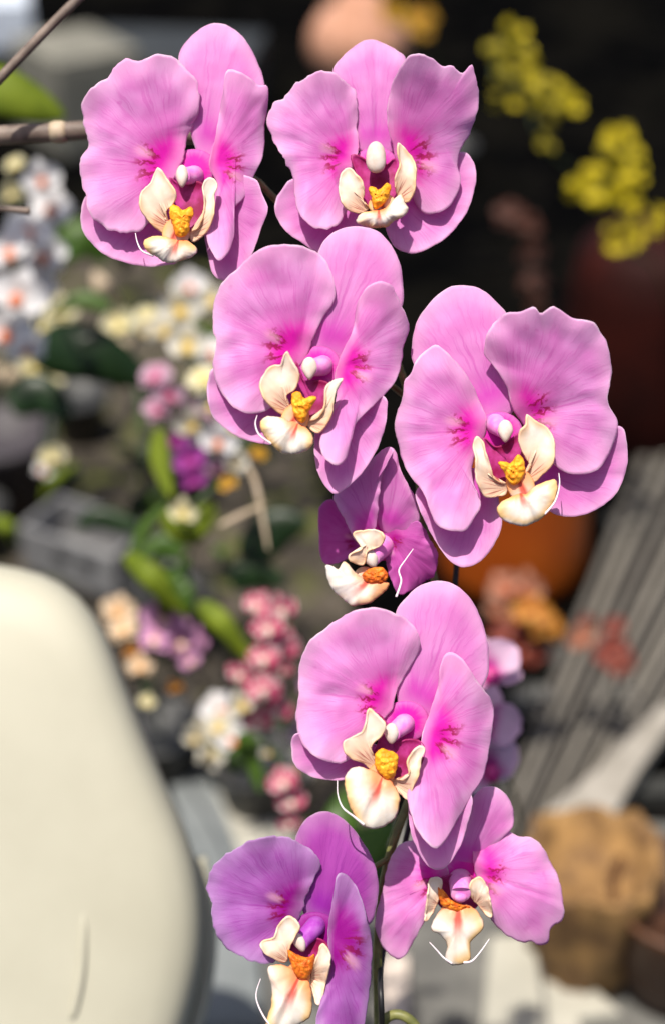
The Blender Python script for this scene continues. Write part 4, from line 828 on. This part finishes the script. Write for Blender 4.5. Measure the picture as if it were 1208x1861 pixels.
spray("speckled_orchid", "white orchid speckled with magenta left of the lower bloom", "orchid", ground(470, 1480), [
    (470, 1100, 1.26, 30, 'speck'), (510, 1108, 1.27, 32, 'speck'), (485, 1140, 1.25, 34, 'speck'), (515, 1170, 1.27, 32, 'speck'), (480, 1195, 1.25, 30, 'speck'), (510, 1215, 1.26, 26, 'speck'),
    (440, 1225, 1.25, 30, 'speck'), (480, 1255, 1.24, 34, 'speck'), (440, 1280, 1.26, 30, 'cream'), (505, 1290, 1.26, 30, 'speck'), (470, 1310, 1.24, 28, 'speck'), (400, 1320, 1.30, 30, 'cream'), (490, 1365, 1.26, 20, 'cream'),
    (515, 1420, 1.24, 30, 'speck'), (530, 1455, 1.25, 28, 'speck'), (525, 1495, 1.24, 24, 'speck'), (355, 1340, 1.33, 24, 'cream')],
    leaves=[([(230, 1010, 0), (275, 1050, -.02), (340, 1120, 0)], 1.3, 20, LEAF_L), ([(300, 1120, 0.01), (295, 1060, -.01), (250, 1010, .03)], 1.31, 16, LEAF_L), ([(350, 1130, 0.02), (330, 1060, 0), (345, 1005, .03)], 1.33, 14, LEAF_M), ([(300, 1035, .02), (330, 1070, 0), (345, 1110, 0)], 1.33, 22, LEAF_M), ([(362, 1098, 0), (405, 1135, -.01), (455, 1200, 0)], 1.28, 20, LEAF_L), ([(440, 1330, 0), (455, 1370, 0), (475, 1440, 0)], 1.27, 16, LEAF_M)])
spray("rose_orchid", "soft rose pink orchid with peach buds beside the cream shell", "orchid", ground(300, 1420), [
    (300, 1125, 1.34, 46, 'pink'), (285, 1160, 1.33, 34, 'pink'), (330, 1165, 1.33, 36, 'pink'), (358, 1160, 1.34, 28, 'pink'), (345, 1200, 1.33, 22, 'pink'), (215, 1110, 1.36, 34, 'peach'), (225, 1145, 1.35, 28, 'peach'), (255, 1210, 1.34, 26, 'peach'), (240, 1185, 1.35, 18, 'orange'), (320, 1248, 1.33, 16, 'orange'), (268, 1275, 1.34, 16, 'straw')])
spray("lavender_orchid", "lavender orchid with cerise lips just behind the lower bloom", "orchid", ground(960, 1700), [
    (885, 1215, 0.98, 66, 'lavender'), (880, 1310, 0.97, 68, 'lavender'), (885, 1390, 0.98, 64, 'lavender')], pot_r=0.03)
spray("orange_orchid", "tan and orange orchid in front of the duckboard slats", "orchid", ground(965, 1330), [
    (915, 1070, 1.75, 36, 'tan'), (950, 1070, 1.76, 38, 'tan'), (905, 1110, 1.75, 26, 'tan'), (965, 1115, 1.72, 38, 'orange'), (990, 1140, 1.73, 34, 'orange'), (920, 1150, 1.75, 34, 'rust'), (945, 1180, 1.75, 36, 'rust'), (975, 1190, 1.75, 26, 'rust')], pot_r=0.03)
spray("rust_orchid", "small rust red orchid growing over the duckboard", "orchid", ground(1110, 1330), [
    (1055, 1160, 1.78, 28, 'tan'), (1065, 1130, 1.78, 16, 'rust'), (1115, 1140, 1.8, 22, 'rust'), (1110, 1185, 1.78, 34, 'rust'), (1125, 1205, 1.78, 30, 'rust')], pot_r=0.03)
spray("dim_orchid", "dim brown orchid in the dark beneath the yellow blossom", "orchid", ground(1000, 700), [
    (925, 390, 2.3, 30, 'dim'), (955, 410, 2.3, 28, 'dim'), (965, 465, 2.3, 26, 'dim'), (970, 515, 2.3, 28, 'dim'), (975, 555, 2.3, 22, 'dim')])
def cluster(c, rx, ry, d, n, r, cols):
    out = []
    for i in range(n):
        a = rng.uniform(0, 6.28); q = math.sqrt(rng.random())
        out.append((c[0] + rx * q * math.cos(a), c[1] + ry * q * math.sin(a), d + rng.uniform(-.05, .05), r * rng.uniform(.8, 1.2), rng.choice(cols)))
    return out
spray("yellow_orchid", "dull yellow blossom spray beside the notched petal of the top central bloom", "orchid", ground(1160, 640),
      cluster((925, 85), 42, 52, 2.0, 30, 14, ['olive', 'yellow', 'olive']) + cluster((955, 160), 72, 42, 2.0, 36, 14, ['olive', 'yellow', 'olive']) + cluster((1022, 185), 32, 24, 2.0, 10, 14, ['olive', 'yellow']) + cluster((994, 245), 12, 32, 2.0, 8, 13, ['olive']), 'floret', tilt=0.9)
spray("yellow_orchid", "bright yellow blossom spray at the right edge", "orchid", ground(1240, 760),
      cluster((1125, 265), 36, 38, 1.9, 22, 15, ['yellow', 'olive', 'yellow']) + cluster((1082, 335), 44, 40, 1.9, 24, 15, ['yellow']) + cluster((1148, 345), 36, 48, 1.9, 24, 15, ['yellow', 'yellow', 'olive']) + cluster((1132, 430), 30, 34, 1.9, 16, 14, ['yellow']) + cluster((1195, 405), 18, 26, 1.9, 8, 14, ['yellow']), 'floret', tilt=0.9)
spray("golden_orchid", "golden blossom spray at the top edge beside the terracotta pot", "orchid", ground(820, 330),
      cluster((715, 12), 22, 20, 3.2, 8, 16, ['yellow', 'gold']) + cluster((765, 35), 26, 26, 3.2, 12, 16, ['gold']), 'floret')
# greenery in the wrapped pot
leaf(wrap, wo, [(1085, 1600, 0), (1090, 1570, -.01), (1110, 1540, 0)], 1.62, 18, LEAF_L); leaf(wrap, wo, [(1085, 1600, 0), (1105, 1620, -.01), (1108, 1660, 0)], 1.62, 14, BM['yellow'][0])
# low plant behind the lowest bloom
lp_o = ground(660, 1700); lowp = tag(empty("low_plant", lp_o), "dark green leaves showing between the lowest and the tilted bloom", "plant")
for pts_, w, mt in [([(600, 1640, 0), (650, 1560, -.03), (720, 1500, 0)], 46, LEAF_M), ([(650, 1660, 0), (690, 1590, -.02), (700, 1530, 0)], 34, LEAF_D), ([(600, 1600, 0), (620, 1500, 0), (640, 1430, 0.02)], 36, LEAF_M)]:
    leaf(lowp, lp_o, pts_, 1.28, w, mt)
path_mesh("stem", [lp_o, at(640, 1660, 1.29), at(640, 1600, 1.29)], 0.003, lowp, lp_o, DARK_STEM)

fo = ground(230, 1020); fol = tag(empty("foliage_plant", fo), "tangle of dark strap leaves among the blurred orchids on the left", "plant")
frng = random.Random(5)
for i in range(34):
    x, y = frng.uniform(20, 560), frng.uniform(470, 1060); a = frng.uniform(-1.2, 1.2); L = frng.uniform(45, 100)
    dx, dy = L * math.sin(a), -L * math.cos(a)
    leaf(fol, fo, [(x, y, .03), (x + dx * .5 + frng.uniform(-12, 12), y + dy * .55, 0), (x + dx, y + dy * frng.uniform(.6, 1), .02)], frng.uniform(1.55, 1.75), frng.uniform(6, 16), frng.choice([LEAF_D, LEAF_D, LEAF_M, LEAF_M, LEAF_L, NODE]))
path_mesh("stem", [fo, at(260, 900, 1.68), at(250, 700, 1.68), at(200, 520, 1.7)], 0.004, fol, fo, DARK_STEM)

# ---- bare stalks close to the focus distance
def stalk(name, label, pts, r, nodes_=(), mat=None):
    P = [at(x, y, d) for x, y, d in pts]; o = P[0]; root = tag(empty(name, o), label, "stalk")
    path_mesh("stalk", P, r, root, o, mat or STEM_BROWN)
    for i, (x, y, d) in enumerate(nodes_):
        e = at(x, y, d) - o; q = (P[1] - P[0]).normalized(); v, f = tube([e - q * .0045, e - q * .002, e + q * .002, e + q * .0045], [r * 1.0, r * 1.16, r * 1.16, r * 1.0], 12)
        link("node", mesh("node", v, f), root, (0, 0, 0), NODE)
stalk("flower_stalk", "thick brown stalk with a pale node running behind the topmost bloom", [(-120, 250, 0.83), (0, 246, 0.83), (107, 240, 0.83), (220, 236, 0.83), (420, 250, 0.84)], 0.0052, [(107, 240, 0.83)])
stalk("flower_stalk", "thin brown twig slanting across the top left corner", [(-60, 205, 0.80), (0, 143, 0.80), (70, 70, 0.80), (135, 5, 0.80), (200, -60, 0.80)], 0.0026)
stalk("flower_stalk", "short thin brown twig in front of the white orchid", [(-80, 372, 0.86), (0, 378, 0.86), (56, 384, 0.86)], 0.0022)
